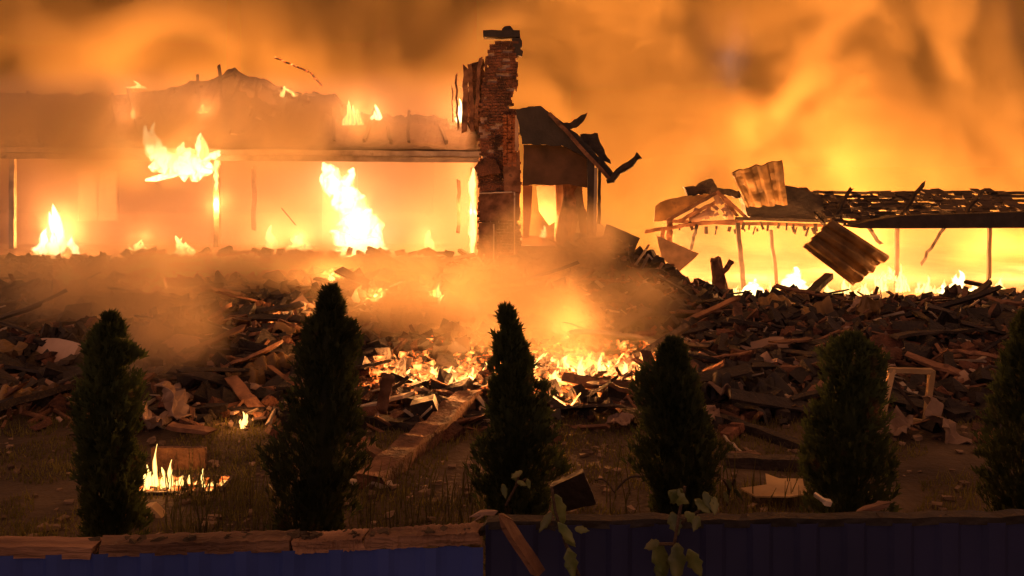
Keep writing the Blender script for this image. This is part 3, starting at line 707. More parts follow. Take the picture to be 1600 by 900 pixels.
flame(448, 152, 25.0, 44, 18, 9, 'row of little flames along the ridge left of the black stub', 160, 27, mt='flame_small')
flame(552, 196, 24.2, 50, 40, 12, 'flames creeping down the ridge right of the black stub', 160, 28, mt='flame_small', fat=.3)
flame_paths([[(1238, 468, 16), (1240, 452, 20), (1240, 436, 15), (1244, 424, 7), (1242, 416, 2)]], 24.4, 'bright round fire inside the outbuilding right of its posts', 900, 31, (1240, 445))
flame_paths([[(1164, 464, 8), (1176, 452, 13), (1190, 464, 7)], [(1174, 458, 10), (1180, 444, 7), (1182, 436, 2)]], 24.2, 'low bright fire at the foot of the outbuilding post', 500, 32, (1176, 452))
flame_paths([[(337, 300, 1), (338, 285, 3), (337, 270, 4), (338, 256, 5), (340, 244, 3)]], 22.66, 'thin flame licking up the porch post', 200, 43, (338, 320), mt='flame_small', rad=.15)
flame_paths([[(738, 400, 5), (737, 360, 6), (739, 320, 5), (738, 285, 5), (741, 262, 2)]], 22.62, 'narrow flame climbing the door jamb beside the chimney', 180, 44, (736, 330), mt='flame_small', rad=.15)
flame_paths([[(665, 398, 8), (672, 385, 9), (668, 370, 5), (671, 360, 1)]], 24.4, 'low flame added at the back of the porch near the chimney', 220, 45, (668, 380), mt='flame_small')  # added with its lamp to brighten the porch interior
flame_paths([[(420, 392, 8), (426, 378, 10), (420, 364, 5), (424, 352, 1)]], 24.6, 'low flame added at the back of the porch near the inner post', 220, 46, (424, 372), mt='flame_small')  # second added flame and lamp, brightening the back of the porch
flame_paths([[(866, 606, 6), (868, 596, 8), (866, 586, 5), (868, 578, 1)]], hit(866, 608) - .05, 'single yellow flame at the front edge of the ember bed', 60, 47, (867, 594), mt='flame_small', rad=.1)
flame(1300, 466, 24.6, 50, 20, 6, 'low flames under the large folded sheet', 120, 33, mt='flame_small')
flame(1390, 440, 24.6, 34, 24, 5, 'low flames right of the large folded sheet', 500, 34, mt='flame_small')
flame(1500, 462, 24.6, 70, 40, 7, 'flames burning under the right end of the outbuilding', 500, 35)
flame(1115, 462, 24.6, 60, 20, 5, 'low flames left of the outbuilding post', 400, 36, mt='flame_small')
flame(848, 372, 23.6, 22, 20, 3, 'small pink flame inside the bay', 420, 37, mt='flame_small')
flame(90, 398, 22.9, 80, 80, 7, 'wide flame on the porch beyond the far left post', 500, 38)
flame(382, 668, hit(382, 668), 34, 26, 4, 'small orange flame on the rubble edge above the burning trough', 12, 41, mt='flame_small')
rgf = random.Random(77)
for i, (x, y, wd, hh) in enumerate([(612, 584, 20, 14), (655, 604, 44, 22), (700, 600, 60, 32), (735, 604, 40, 28), (835, 588, 60, 30), (872, 600, 44, 34), (905, 590, 50, 32), (940, 588, 44, 36), (975, 596, 50, 34), (868, 630, 26, 20), (1000, 588, 30, 20), (715, 612, 40, 18), (680, 592, 60, 22), (640, 590, 40, 16), (760, 592, 50, 26), (820, 600, 50, 22), (850, 576, 70, 26), (890, 578, 60, 22), (930, 606, 50, 24), (960, 580, 60, 24), (800, 584, 50, 26), (910, 566, 60, 18)]):
    D = hit(x, y) - .05
    flame(x, y, D, wd, hh, 7, 'low yellow flame licking over the ember bed between the middle conifers', 150 if i < 12 else 0, 50 + i, mt='flame_small', group='flames over the ember bed', fat=.36, rad=.15)

# ------------------------------------------------------------------ rubble
def in_lane(x, y): return abs(x) < 800 / F * y + .8
def rubble_field():
    rg = random.Random(100); 
    for (name, mt, num, lab, kind) in (('rubble', M['char'], 5200, 'blackened fine rubble covering the heap below the house', 0), ('rubble', M['wood'], 3000, 'splintered brown wood rubble scattered through the heap', 1),
                                      ('rubble', M['paint'], 700, 'thin pale splinters scattered through the heap as glints', 1), ('rubble', M['brick'], 1700, 'broken reddish brick rubble scattered through the heap', 2), ('rubble', M['plaster'], 1300, 'pale plaster crumbs scattered through the heap', 3)):  # pale splinters stand in for small highlights, put in as light colour
        m = MB(); k = 0
        while k < num:
            y = 9.0 + (22.4 - 9.0) * rg.random() ** 1.3; x = rg.uniform(-.62, .62) * y * 1.1
            b = smoothstep(8.6, 10.4, y + .8 * noise.noise(Vector((x, y, 4))))
            if rg.random() > b: continue
            if noise.noise(Vector((x * .6, y * .6, kind * 5.0))) < -.15 and rg.random() < .8: continue
            k += 1; z = heap_z(x, y)
            rot = Matrix.Rotation(rg.uniform(0, 6.3), 3, 'Z') @ Matrix.Rotation(rg.gauss(0, .4), 3, 'Y') @ Matrix.Rotation(rg.gauss(0, .4), 3, 'X')
            s = rg.uniform(.5, 1.5) * (.65 + y * .03)
            if kind == 1: sz = (rg.uniform(.12, .5) * s, .035 * s, rg.uniform(.015, .03) * s)
            elif kind == 2: sz = (.17 * s, .09 * s, .07 * s)
            elif kind == 0: sz = (rg.uniform(.06, .35) * s, rg.uniform(.05, .2) * s, rg.uniform(.04, .16) * s)
            else: sz = (rg.uniform(.04, .2) * s, rg.uniform(.03, .14) * s, rg.uniform(.01, .05) * s)
            m.box((x, y, z + rg.uniform(-.02, .1)), sz, rot, min(sz) * .35)
        tag(m.build(name, mt), lab, kind='stuff')
    # the body of the heap
    m = MB(); nx, ny = 150, 90
    def f(u, v):
        y = 8.8 + 14.2 * v; x = (u - .5) * 2 * (.75 * y + 1)
        return Vector((x, y, heap_z(x, y) + .05 * noise.noise(Vector((x * 3, y * 3, 0))) + .03 * noise.noise(Vector((x * 9, y * 9, 0))) - .02))
    m.grid(f, 260, 150)
    tag(m.build('rubble_bank', M['ground']), kind='structure')
rubble_field()

def make_plank(name, L, wd, ht, mt, seed):
    random.seed(seed); m = MB(); m.beam((-L / 2, 0, 0), (L / 2, 0, 0), wd, ht, 7, .012, .07, rnd(.8, 1))
    return m.build(name, mt)
def scatter():
    rg = random.Random(7)
    protos = [make_plank('charred_plank', L, w_, h_, mt, 40 + i) for i, (L, w_, h_, mt) in enumerate([(1.5, .14, .035, M['char']), (1.1, .10, .05, M['char']), (.8, .16, .03, M['wood']), (1.9, .09, .06, M['char']), (1.2, .12, .03, M['wood']),
              (.7, .08, .05, M['wood']), (1.0, .05, .03, M['paint']), (1.4, .2, .03, M['char'])])]
    used = [False] * len(protos)
    def where(loc):
        xp = 800 + loc[0] / loc[1] * F; yp = loc[1]
        T = [(180, 'the leftmost conifer'), (502, 'the broad conifer'), (794, 'the middle conifer'), (1066, 'the rounded conifer'), (1326, 'the fifth conifer'), (1600, 'the rightmost conifer')]
        c = 'at the far left end' if xp < 110 else 'at the far right end'
        for k, (tx, tn) in enumerate(T):
            if abs(xp - tx) < 55: c = 'straight behind ' + tn
            elif abs(xp - tx) < 100: c = ('just left of ' if xp < tx else 'just right of ') + tn
            elif k and T[k - 1][0] + 100 <= xp <= tx - 100: c = 'well right of ' + T[k - 1][1]
        r = 'high on the rubble' if yp > 16 else ('halfway up' if yp > 13 else ('low on the rubble' if yp > 11 else 'at the front edge'))
        return r + ' ' + c
    def place(i, loc, rot, sc=1.0):
        o = protos[i] if not used[i] else protos[i].copy()
        if used[i]: COL.objects.link(o)
        used[i] = True; o.location = loc; o.rotation_euler = rot; o.scale = (sc, sc, sc)
        return o
    n = 0
    while n < 250:
        y = 9.4 + 12.5 * rg.random() ** 1.2; x = rg.uniform(-1, 1) * (.58 * y + .3)
        if noise.noise(Vector((x * .5, y * .5, 20))) < -.25: continue
        i = rg.choices(range(8), [3, 3, 4, 3, 4, 4, 1.2, 3])[0]
        o = place(i, (x, y, heap_z(x, y) + rg.uniform(.05, .2)), (rg.uniform(-.5, .5), rg.gauss(0, .28), rg.gauss(0, 1.0)), rg.uniform(.6, 1.25))
        if i in (2, 4, 5): lab, cat = 'scorched brown plank lying', 'plank'; g = 'scorched brown planks in the rubble'
        elif i == 6: lab, cat = 'pale painted batten lying', 'batten'; g = 'pale battens in the rubble'
        else: lab, cat = 'blackened plank lying', 'plank'; g = 'blackened planks in the rubble'
        lab = ('long ' if o.scale[0] * o.dimensions[0] / max(.01, o.scale[0]) > 1.15 else 'short ') + lab.replace(' lying', ' tilted up' if abs(o.rotation_euler[1]) > .3 else ' lying') + ' ' + where(o.location)
        tag(o, lab, cat, g); n += 1
    # bricks and stones, one object each
    me = []
    for s in range(4):
        random.seed(900 + s); m = MB(); m.box((0, 0, 0), (.24, .12, .08), None, .012); me.append(m.build('loose_brick', M['brick']))
    for s in range(60):
        b = me[s] if s < 4 else me[s % 4].copy()
        if s >= 4: COL.objects.link(b)
        y = rg.uniform(8.2, 12.5); x = rg.uniform(-.6, .6) * y
        b.location = (x, y, heap_z(x, y) + .06); b.rotation_euler = (rg.gauss(0, .4), rg.gauss(0, .4), rg.uniform(0, 3))
        tag(b, 'loose sooty brick lying ' + where(b.location), 'brick', 'loose bricks in the rubble')
    # crumpled sheets and pale rags that catch the light
    for s in range(46):
        y = 8.8 + 9 * rg.random() ** 1.3; x = rg.uniform(-.58, .58) * y
        m = MB(); sz = rg.uniform(.14, .5); sd = rg.uniform(0, 99)
        m.grid(lambda u, v: Vector(((u - .5) * sz * 1.5, (v - .5) * sz, .45 * sz * noise.noise(Vector((u * 3, v * 3, sd))) + .15 * sz * noise.noise(Vector((u * 9, v * 9, sd))))), 12, 8)
        dark = s % 3 == 0
        o = m.build('crumpled_scrap', M['sheet'] if s % 3 == 1 else (M['blackened'] if dark else M['cloth']), solid=.012)
        o.location = (x, y, heap_z(x, y) + .12); o.rotation_euler = (rg.gauss(.25, .4), rg.gauss(0, .4), rg.uniform(0, 6))
        c = ('rusty', 'blackened', 'pale')[(1, 0, 2)[s % 3]] if False else ('blackened' if dark else ('rusty' if s % 3 == 1 else 'pale'))
        tag(o, ('large ' if sz > .32 else 'small ') + c + ' crumpled scrap lying ' + where(o.location), 'scrap', c + ' scraps on the rubble')
scatter()

# dark box-like chunks, big beams and named debris (measured)
def gz(xp, D, up=0.0):
    x = (xp - 800) / F * D; return Vector((x, D, heap_z(x, D) + up))
timber('fallen_beam', (578, 756), (738, 618), 0, 0, .24, .16, M['oldbeam'], 'thick scorched beam running diagonally down from the ember bed to the grass', wob=.022, rag=.12, seg=14)
timber('fallen_beam', (556, 652), (652, 668), 0, 0, .16, .10, M['char'], 'black beam lying level behind the thick diagonal beam')
timber('fallen_beam', (548, 754), (606, 756), 0, 0, .06, .04, M['paint'], 'narrow pale batten lying at the foot of the diagonal beam', 'batten')
timber('fallen_beam', (1120, 652), (1262, 702), 0, 0, .12, .10, M['char'], 'long black beam sloping down beside the fourth conifer')
timber('fallen_beam', (1128, 722), (1256, 728), 0, 0, .14, .14, M['char'], 'dark beam with a reddish end lying between the two right conifers')
timber('fallen_beam', (1128, 716), (1178, 712), 0, 0, .13, .06, M['rail'], 'short reddish plank on top of the dark beam between the right conifers', 'plank')
timber('thin_stick', (1130, 680), (1161, 710), 0, 0, .022, .022, M['paint'], 'thin white stick leaning between the two right conifers', 'stick', rag=0)
timber('fallen_beam', (212, 462), (268, 546), 0, 0, .14, .14, M['char'], 'dark post leaning over at the left side of the rubble heap')
timber('fallen_beam', (250, 520), (278, 462), 0, 0, .08, .08, M['char'], 'thin dark strut crossing behind the leaning post')
timber('fallen_beam', (268, 500), (332, 478), 0, 0, .22, .2, M['char'], 'charred log end lying on the left crest of the heap', 'log')
timber('glowing_lath', (430, 90), (482, 112), 26, 26, .10, .06, M['ember'], 'glowing lath rising over the roof ridge', 'lath')
timber('glowing_lath', (484, 112), (503, 134), 26, 26, .10, .05, M['ember'], 'short glowing lath end below the longer one over the ridge', 'lath')
timber('fallen_beam', (950, 530), (1058, 536), 0, 0, .14, .12, M['wood'], 'pale brown board lying on the heap right of the ember bed', 'board')
for k, (a, b) in enumerate([((985, 590), (1040, 560)), ((990, 560), (1062, 600)), ((1010, 548), (1030, 612)), ((570, 640), (640, 588)), ((596, 650), (606, 590)), ((1080, 592), (1134, 566)), ((360, 560), (440, 548)), ((352, 604), (440, 606)), ((560, 600), (640, 606)), ((220, 640), (420, 640)), ((262, 664), (330, 676)), ((566, 690), (600, 716))]):
    D0 = hit((a[0] + b[0]) / 2, max(a[1], b[1]) + 3) - .1; timber('loose_board', a, b, D0, D0 - .1, .12, .04, M['wood'] if k % 3 else M['char'], ['split board fanned out at the right edge of the ember bed', 'board crossing the fanned boards right of the embers', 'steep board end right of the ember bed',
        'board tilted up left of the ember bed', 'upright board stub left of the ember bed', 'light board sticking out past the fourth conifer', 'reddish board on the heap left of the second conifer', 'long board beside the left side of the second conifer', 'flat board right beside the second conifer', 'long flat board spanning above the burning trough', 'short board over the burning trough', 'thin board stub left of the diagonal beam'][k], 'board')
outline_thing('dark_block', [(640, 634), (676, 625), (686, 648), (652, 662)], hit(660, 665) - .1, .22, M['blackened'], 'small black block at the upper end of the diagonal beam', 'block')
outline_thing('dark_plate', [(860, 762), (912, 738), (932, 788), (878, 800)], 6.6, .08, M['blackened'], 'black plate tipped up behind the fence right of the middle conifer', 'plate')
outline_thing('square_panel', [(932, 404), (996, 412), (1010, 440), (1008, 486), (940, 482)], 19.6, .3, mat('dark_red_panel', (.03, .012, .008), (.09, .035, .02), 3, .8, .6), 'dark reddish cupboard carcass at the foot of the bay post', 'cupboard')
def flat_sheet():
    P = [(1156, 765), (1198, 762), (1196, 744), (1218, 752), (1254, 752), (1256, 764), (1270, 770), (1232, 782), (1180, 776)]
    m = MB(); pts = []
    for (x, y) in P:
        D = 3978 / (y - 230) * .965; q = px(x, y, D); q.z = .12 + .03 * noise.noise(Vector((x * .05, y * .1, 0))); pts.append(q)
    m.prism(pts, (0, 0, -.012)); tag(m.build('torn_board', M['beige'], origin=pts[0]), 'torn orange-brown board lying flat between the two right conifers', 'board')
flat_sheet()
def frame_thing():
    m = MB(); D = 9.3
    e = empty('wooden_stand', px(1376, 655, D), 0, 'pale square wooden frame standing on the rubble right of the last conifer', 'stand')
    for a, b, c, d in ((1394, 576, 1378, 654), (1386, 578, 1456, 580), (1378, 650, 1446, 660), (1456, 578, 1446, 662)):
        m = MB(); m.beam(px(a, b, D), px(c, d, D), .055, .05, 4, .003); m.build('frame_rail', M['beige'], e)
    m = MB(); m.beam(px(1392, 590, D + .05), px(1440, 652, D + .05), .03, .03, 4, .01); m.build('cross_stay', M['char'], e)
frame_thing()

# burning trough at the left
def trough():
    D = 7.3; a = px(206, 768, D); b = px(342, 768, D)
    e = empty('burning_trough', px(274, 806, D), 0, 'long dark trough with flames along its rim at the left front', 'trough')
    m = MB(); cx = (a.x + b.x) / 2; L = b.x - a.x
    for yy in (D, D + .36): m.box((cx, yy, a.z - .11), (L, .03, .22))
    for xx in (a.x, b.x): m.box((xx, D + .18, a.z - .11), (.03, .33, .218))
    m.box((cx, D + .18, a.z - .2), (L - .02, .33, .03)); m.build('trough_body', M['char'], e)
    m = MB()
    rg = random.Random(2)
    for k in range(50): m.box((rg.uniform(a.x + .03, b.x - .03), D + rg.uniform(.04, .32), a.z - .03), (.05, .05, .05), Matrix.Rotation(rg.uniform(0, 3), 3, 'X'), .01)
    m.build('embers', M['ember'], e)
    for (x, hh, ww) in ((218, 26, 14), (232, 40, 16), (243, 68, 15), (256, 34, 18), (266, 46, 14), (280, 24, 22), (298, 22, 18), (316, 30, 12), (330, 14, 18)):
        flame(x, 768, D + .16, ww * 1.5, hh * 1.1, 4, 'yellow flame tongue rising from the burning trough', 2.5 if hh > 30 else 0, int(x), mt='flame_small', depth=.12, group='flames in the trough', fat=.5, rad=.06)
    tag(bpy.data.objects['burning_trough'])
    outline_thing('backing_board', [(236, 700), (320, 700), (322, 760), (238, 764)], 7.9, .05, M['oldbeam'], 'upright yellowish board behind the burning trough', 'board')
    outline_thing('trough_slab', [(190, 800), (236, 792), (262, 818), (205, 826)], 6.8, .1, M['beige'], 'pale slab end lying below the burning trough', 'slab')
    pass
trough()
# ember bed
def ember_bed():
    m = MB(); rg = random.Random(31); k = 0
    while k < 1900:
        x = rg.gauss(.2, 1.0); y = rg.gauss(10.8, .42)
        if abs(x - .2) > 1.9 or abs(y - 10.8) > 1.1: continue
        if noise.noise(Vector((x * 1.6, y * 2.2, 8))) < -.1: continue
        k += 1; s = rg.uniform(.02, .10)
        m.box((x, y, heap_z(x, y) + rg.uniform(.04, .12)), (s * 1.6, s, s * .6), Matrix.Rotation(rg.uniform(0, 6), 3, 'Z') @ Matrix.Rotation(rg.gauss(0, .5), 3, 'Y'), s * .12)
    tag(m.build('embers', M['ember']), 'glowing ember bed in the middle of the rubble', kind='stuff')
ember_bed()

# ------------------------------------------------------------------ grass and weeds between the heap and the fence
def grass():
    rg = random.Random(12); m = MB()
    for k in range(60000):
        y = 3.9 + 6.4 * rg.random(); x = rg.uniform(-.66, .66) * y
        if noise.noise(Vector((x * 1.3, y * 1.3, 9))) < -.12: continue
        z = ground_z(x, y); h = rg.uniform(.02, .075) * (1.7 if noise.noise(Vector((x * 3, y * 3, 1))) > .2 else 1); a = rg.uniform(0, 6.3); w_ = .006
        dx, dy = math.cos(a), math.sin(a); ln = rg.uniform(.1, .7) * h
        b = Vector((x, y, z)); t = b + Vector((dx * ln, dy * ln, h))
        m.add([b + Vector((-dy * w_, dx * w_, 0)), b + Vector((dy * w_, -dx * w_, 0)), t], [(0, 1, 2)])
    tag(m.build('grass', M['grass']), 'patchy trampled grass between the fence and the rubble', kind='stuff')
    m = MB()
    for k in range(420):
        xp = rg.choice((rg.uniform(260, 470), rg.uniform(260, 470), rg.uniform(560, 760), rg.uniform(940, 1300))); D = rg.uniform(6.2, 7.4); b = Vector(((xp - 800) / F * D, D, .0)); h = rg.uniform(.12, .42)
        c = rg.uniform(-.25, .25); pts = [b, b + Vector((c * .3 * h, 0, h * .5)), b + Vector((c * h + .02, rg.uniform(-.05, .05), h))]
        m.tube(pts, [.006, .005, .002], 3, False)
    tag(m.build('dry_weeds', M['grass']), 'tall dry weed stalks behind the fence', kind='stuff')
    m = MB()
    for k in range(650):
        y = 5.6 + 3.6 * rg.random(); x = rg.uniform(-.6, .6) * y; s = rg.uniform(.01, .05)
        m.box((x, y, ground_z(x, y) + s * .4), (s * 1.8, s, s * .7), Matrix.Rotation(rg.uniform(0, 6), 3, 'Z'), s * .25)
    tag(m.build('litter', M['litter']), 'small pale crumbs scattered on the grass', kind='stuff')
grass()

# ------------------------------------------------------------------ conifers
def thuja(xp, top, D, prof, label, seed, name='conifer'):
    """prof: list of (photo row, half width px)"""
    rg = random.Random(seed); x0 = (xp - 800) / F * D
    base = Vector((x0, D, ground_z(x0, D))); zt = px(0, top, D).z
    e = empty(name, base, 0, label, 'conifer', 'row of conifers along the fence')
    H = zt - base.z
    P = [(px(0, r, D).z - base.z, hw / F * D) for r, hw in prof]
    P = [(H + .001, 0.0)] + P + [(-.01, P[-1][1] * .5)]
    def rad(z):
        for a, b in zip(P, P[1:]):
            if b[0] <= z <= a[0]: return a[1] + (b[1] - a[1]) * (a[0] - z) / (a[0] - b[0] + 1e-6)
        return .02
    m = MB(); m.tube([(x0, D, base.z - .05), (x0, D, base.z + H * .5), (x0, D, base.z + H * .93)], [.05, .03, .008], 8); m.build('trunk', M['bark'], e)
    m = MB()
    for k in range(9500):
        z = H * rg.random() ** .95
        R0 = rad(z); a = rg.uniform(0, 6.283); nn = 1 + .55 * noise.noise(Vector((math.cos(a) * 1.6 + seed, math.sin(a) * 1.6, z * 4))) + .35 * noise.noise(Vector((math.cos(a) * 5, math.sin(a) * 5, z * 12 + seed)))
        rr = R0 * nn * (rg.random() ** .35) * (1.12 if rg.random() < .06 else 1)
        if noise.noise(Vector((math.cos(a) * R0 * 9 + seed, math.sin(a) * R0 * 9, z * 8))) < -.22 and rr > R0 * .55: continue
        bx = .05 * math.sin(z * 1.9 + seed * 2)
        c = Vector((x0 + bx + rr * math.cos(a), D + rr * math.sin(a), base.z + max(.04, z)))
        out = Vector((math.cos(a), math.sin(a), rg.uniform(.8, 3.2))).normalized()
        L = rg.uniform(.035, .085); wd = L * rg.uniform(.10, .2)
        side = out.cross(Vector((rg.uniform(-1, 1), rg.uniform(-1, 1), rg.uniform(-.3, .3)))).normalized()
        m.add([c, c + out * L * .5 + side * wd, c + out * L, c + out * L * .5 - side * wd], [(0, 1, 2, 3)])
        for sg in (1, -1):
            s2 = (out + side * .8 * sg).normalized(); q = c + out * L * rg.uniform(.2, .5)
            m.add([q, q + s2 * L * .3 + out * wd * .5, q + s2 * L * .6, q + s2 * L * .3 - out * wd * .5], [(0, 1, 2, 3)])
    # inner dark body so that the crown is dense in the middle
    pts = []; rads = []
    for i in range(12):
        z = H * i / 12; pts.append((x0 + .05 * math.sin(z * 1.9 + seed * 2), D, base.z + z + .02)); rads.append(max(.004, rad(z) * .42))
    m.tube(pts, rads, 10)
    m.build('crown', M['foliage'], e)
thuja(180, 500, 5.2, [(515, 14), (560, 34), (600, 30), (640, 42), (700, 38), (760, 44), (800, 36), (860, 30)], 'leftmost conifer by the burning trough, lit on its right side', 1)
thuja(502, 458, 5.0, [(466, 5), (485, 13), (505, 24), (520, 40), (560, 50), (600, 47), (620, 58), (680, 56), (720, 74), (790, 60), (860, 45)], 'tall broad conifer with a pointed tip left of the diagonal beam', 2)
thuja(794, 490, 5.0, [(500, 5), (520, 11), (560, 22), (580, 34), (620, 40), (660, 42), (700, 54), (760, 52), (830, 40), (880, 30)], 'conifer with a narrow spire standing in front of the ember bed', 3)
thuja(1066, 540, 5.1, [(550, 10), (575, 20), (590, 38), (620, 44), (670, 48), (700, 64), (740, 62), (775, 46), (830, 34)], 'rounded dark conifer between the ember bed and the torn board', 4)
thuja(1326, 532, 5.1, [(545, 26), (565, 40), (600, 38), (640, 52), (700, 50), (740, 60), (790, 56), (830, 44)], 'dark conifer with a bare lower left side by the wooden frame', 5)
thuja(1600, 500, 5.2, [(520, 14), (570, 34), (640, 50), (720, 60), (800, 56), (860, 44)], 'rightmost conifer at the very end of the fence', 6)
thuja(-95, 480, 5.2, [(500, 12), (560, 34), (640, 52), (720, 60), (860, 44)], 'conifer beyond the leftmost one', 7) if False else None

# ------------------------------------------------------------------ blue sheet fence
def fence(xa, xb, za, zb, D, label, mt='blue'):
    e = empty('metal_fence', ((xa + xb) / 2, D, 0), 0, label, 'fence')
    n = int((xb - xa) / .02); vs = []; th = .012
    def prof(x):
        k = (x / .18) % 1.0; return .018 * (smoothstep(.0, .12, k) - smoothstep(.42, .54, k))
    m = MB(); rows = [0.02, .5, 1.0]
    for i in range(n + 1):
        x = xa + (xb - xa) * i / n; zt = za + (zb - za) * i / n
        for r in rows: m.v.append((x, D - prof(x), r * zt))
    for i in range(n):
        for j in range(2): m.f.append((3 * i + j, 3 * (i + 1) + j, 3 * (i + 1) + j + 1, 3 * i + j + 1))
    m.build('sheet_panel', M[mt], e, solid=.003)
    for x in (xa + .08, (xa + xb) / 2, xb - .08):
        q = MB(); q.box((x, D + .05, .6), (.06, .06, 1.16)); q.build('fence_post', M['char'], e)
    q = MB(); q.box(((xa + xb) / 2, D + .04, 1.0), (xb - xa, .04, .05)); q.build('back_rail', M['char'], e)
    return e
D = 3.4
def zf(y): return px(0, y, D).z
xl = (755 - 800) / F * D
fence(-4.2, xl, zf(882), zf(852), D, 'blue corrugated sheet fence along the left front, topped by a reddish ledge')
fence(xl + .01, 4.2, zf(818), zf(810), D, 'nearly black sheet fence without a ledge on the right front', 'navy')
def ledge(xa, xb, ya, yb, label):
    m = MB(); a = Vector(((xa - 800) / F * D, D + .03, zf(ya))); b = Vector(((xb - 800) / F * D, D + .03, zf(yb)))
    m.beam(a, b, .09, .045, 40, .0025, .02); tag(m.build('wooden_ledge', M['rail'], origin=(a + b) / 2), label, 'ledge')
ledge(-900, 150, 866, 861, 'weathered plank ledge on top of the fence beyond the leftmost conifer')
ledge(154, 455, 859, 850, 'long reddish weathered plank on top of the fence below the burning trough')
ledge(570, 752, 848, 838, 'shorter reddish plank on top of the fence left of the middle conifer')
ledge(458, 567, 854, 848, 'dark plank piece on top of the fence below the broad conifer')
# dark soil rim behind right fence
timber('fence_cap', (756, 816), (1620, 808), 3.42, 3.42, .06, .03, M['blackened'], 'thin dark cap rail on top of the right fence', 'rail', wob=.004, seg=26)
timber('broken_lath', (784, 806), (842, 898), 3.25, 3.2, .07, .02, M['wood'], 'broken brown lath leaning against the fence below the middle conifer', 'lath', wob=.003)
timber('wood_chip', (1280, 776), (1306, 788), 3.6, 3.6, .03, .02, M['paint'], 'small pale chip on the fence top below the last conifer', 'chip', seg=3)
timber('wood_chip', (1336, 800), (1386, 790), 3.5, 3.5, .03, .02, M['rail'], 'reddish splinter on the fence top right of the last conifer', 'splinter', seg=3)
timber('wood_chip', (744, 806), (768, 800), 3.5, 3.5, .02, .015, M['cloth'], 'small white splinter on the ledge beside the middle conifer', 'splinter', seg=3)

# ------------------------------------------------------------------ climbing plants over the fence
def climber(stems, label, D, leaves, seed):
    rg = random.Random(seed); b = px(stems[0][0][0], stems[0][0][1], D)
    e = empty('climbing_plant', (b.x, D, 0), 0, label, 'plant')
    m = MB()
    for s in stems: m.tube([px(x, y, D + rg.uniform(-.02, .02)) for x, y in s], [.006] * len(s), 5)
    m.build('stem', M['bark'], e)
    for (x, y, L, ang, wid) in leaves:
        c = px(x, y, D + rg.uniform(-.08, .04)); L = L / F * D; wid = wid / F * D
        n = 8; vs = []; fs = []; fold = rg.uniform(.2, .5); tw = rg.uniform(-.7, .7)
        d = Vector((math.sin(ang), rg.uniform(-.25, .25), -math.cos(ang))).normalized(); s = Vector((math.cos(ang), math.sin(tw) * .6, math.sin(ang))).normalized(); nrm = d.cross(s).normalized()
        for i in range(n + 1):
            t = i / n; w_ = wid / 2 * (math.sin(math.pi * min(1, t * 1.02 + .02)) ** .8) * (1.25 - .5 * t) * (1 + .22 * math.sin(i * 2.6 + L * 90)) + .0008
            p = c + d * L * t + nrm * (.25 * L * t * t)
            vs += [p - s * w_ + nrm * w_ * fold, p, p + s * w_ + nrm * w_ * fold]
        for i in range(n):
            for j in range(2): fs.append((3 * i + j, 3 * i + j + 1, 3 * i + j + 4, 3 * i + j + 3))
        q = MB(); q.add(vs, fs); q.build('leaf', M['leaf'], e, smooth=True, solid=.0015)
climber([[(905, 900), (884, 850), (868, 800), (862, 760)], [(884, 850), (900, 880), (896, 920)]], 'leafy climbing stem over the fence right of the middle conifer', 3.25,
        [(868, 772, 56, .25, 22), (872, 816, 40, .7, 14), (888, 856, 44, .1, 20), (862, 800, 36, -.5, 12), (880, 836, 26, .9, 12), (898, 826, 22, 1.4, 10)], 3)
climber([[(1056, 930), (1052, 860), (1062, 800), (1070, 760)], [(1054, 850), (1030, 850)], [(1060, 820), (1090, 800), (1110, 778)]], 'larger climbing plant with drooping leaves over the fence below the fourth conifer', 3.25,
        [(1044, 768, 34, 1.2, 22), (1066, 764, 28, -.8, 18), (1050, 800, 34, .3, 20), (1026, 846, 52, .1, 26), (1058, 848, 56, -.1, 26), (1076, 858, 46, .5, 22), (1040, 870, 40, -.3, 22), (1086, 780, 30, .8, 14), (1100, 768, 30, .4, 14), (1116, 776, 26, 0, 12), (1070, 800, 30, .9, 14), (1030, 846, 26, -1.2, 14), (1092, 806, 24, -.4, 12)], 4)
climber([[(790, 790), (806, 760), (812, 738)], [(806, 760), (822, 748)]], 'small dry twig with pale leaves in front of the middle conifer', 4.2,
        [(800, 740, 16, .6, 8), (816, 736, 20, -1.0, 8), (786, 756, 22, .2, 9), (808, 752, 16, 1.1, 7), (824, 748, 16, .3, 7)], 5)
climber([[(1136, 790), (1140, 765), (1148, 748)], [(1140, 765), (1130, 750)]], 'small reddish sprig behind the fence left of the torn board', 5.5,
        [(1136, 748, 18, .3, 8), (1142, 756, 20, -.4, 8), (1132, 768, 18, .2, 8), (1146, 762, 24, .7, 6)], 6)

rgx = random.Random(5)
for i, (x, y, wd, hh) in enumerate([(1098, 456, 30, 22), (1130, 462, 34, 26), (1150, 464, 26, 18), (1208, 466, 34, 26), (1268, 466, 36, 26), (1322, 464, 30, 30), (1350, 462, 36, 22), (1376, 456, 30, 34), (1410, 456, 34, 44), (1445, 458, 40, 30), (1475, 460, 30, 24), (1560, 462, 50, 34)]):
    flame(x, y, 24.5 + rgx.uniform(0, .8), wd, hh, 8, ['yellow flame behind the mound below the outbuilding corner', 'yellow flame behind the charred stump', 'low flame left of the outbuilding post', 'flame between the two outbuilding posts', 'flame right of the bright round fire',
        'flame behind the leaning short beam', 'low flame under the tilted sheet', 'flame touching the lower edge of the tilted sheet', 'tall flame right of the tilted sheet', 'wide flame under the eave panel', 'low flame beside the right rear post', 'flame at the far right end of the outbuilding'][i], 220 if i % 3 == 0 else 0, 300 + i, mt='flame_small', fat=.42)
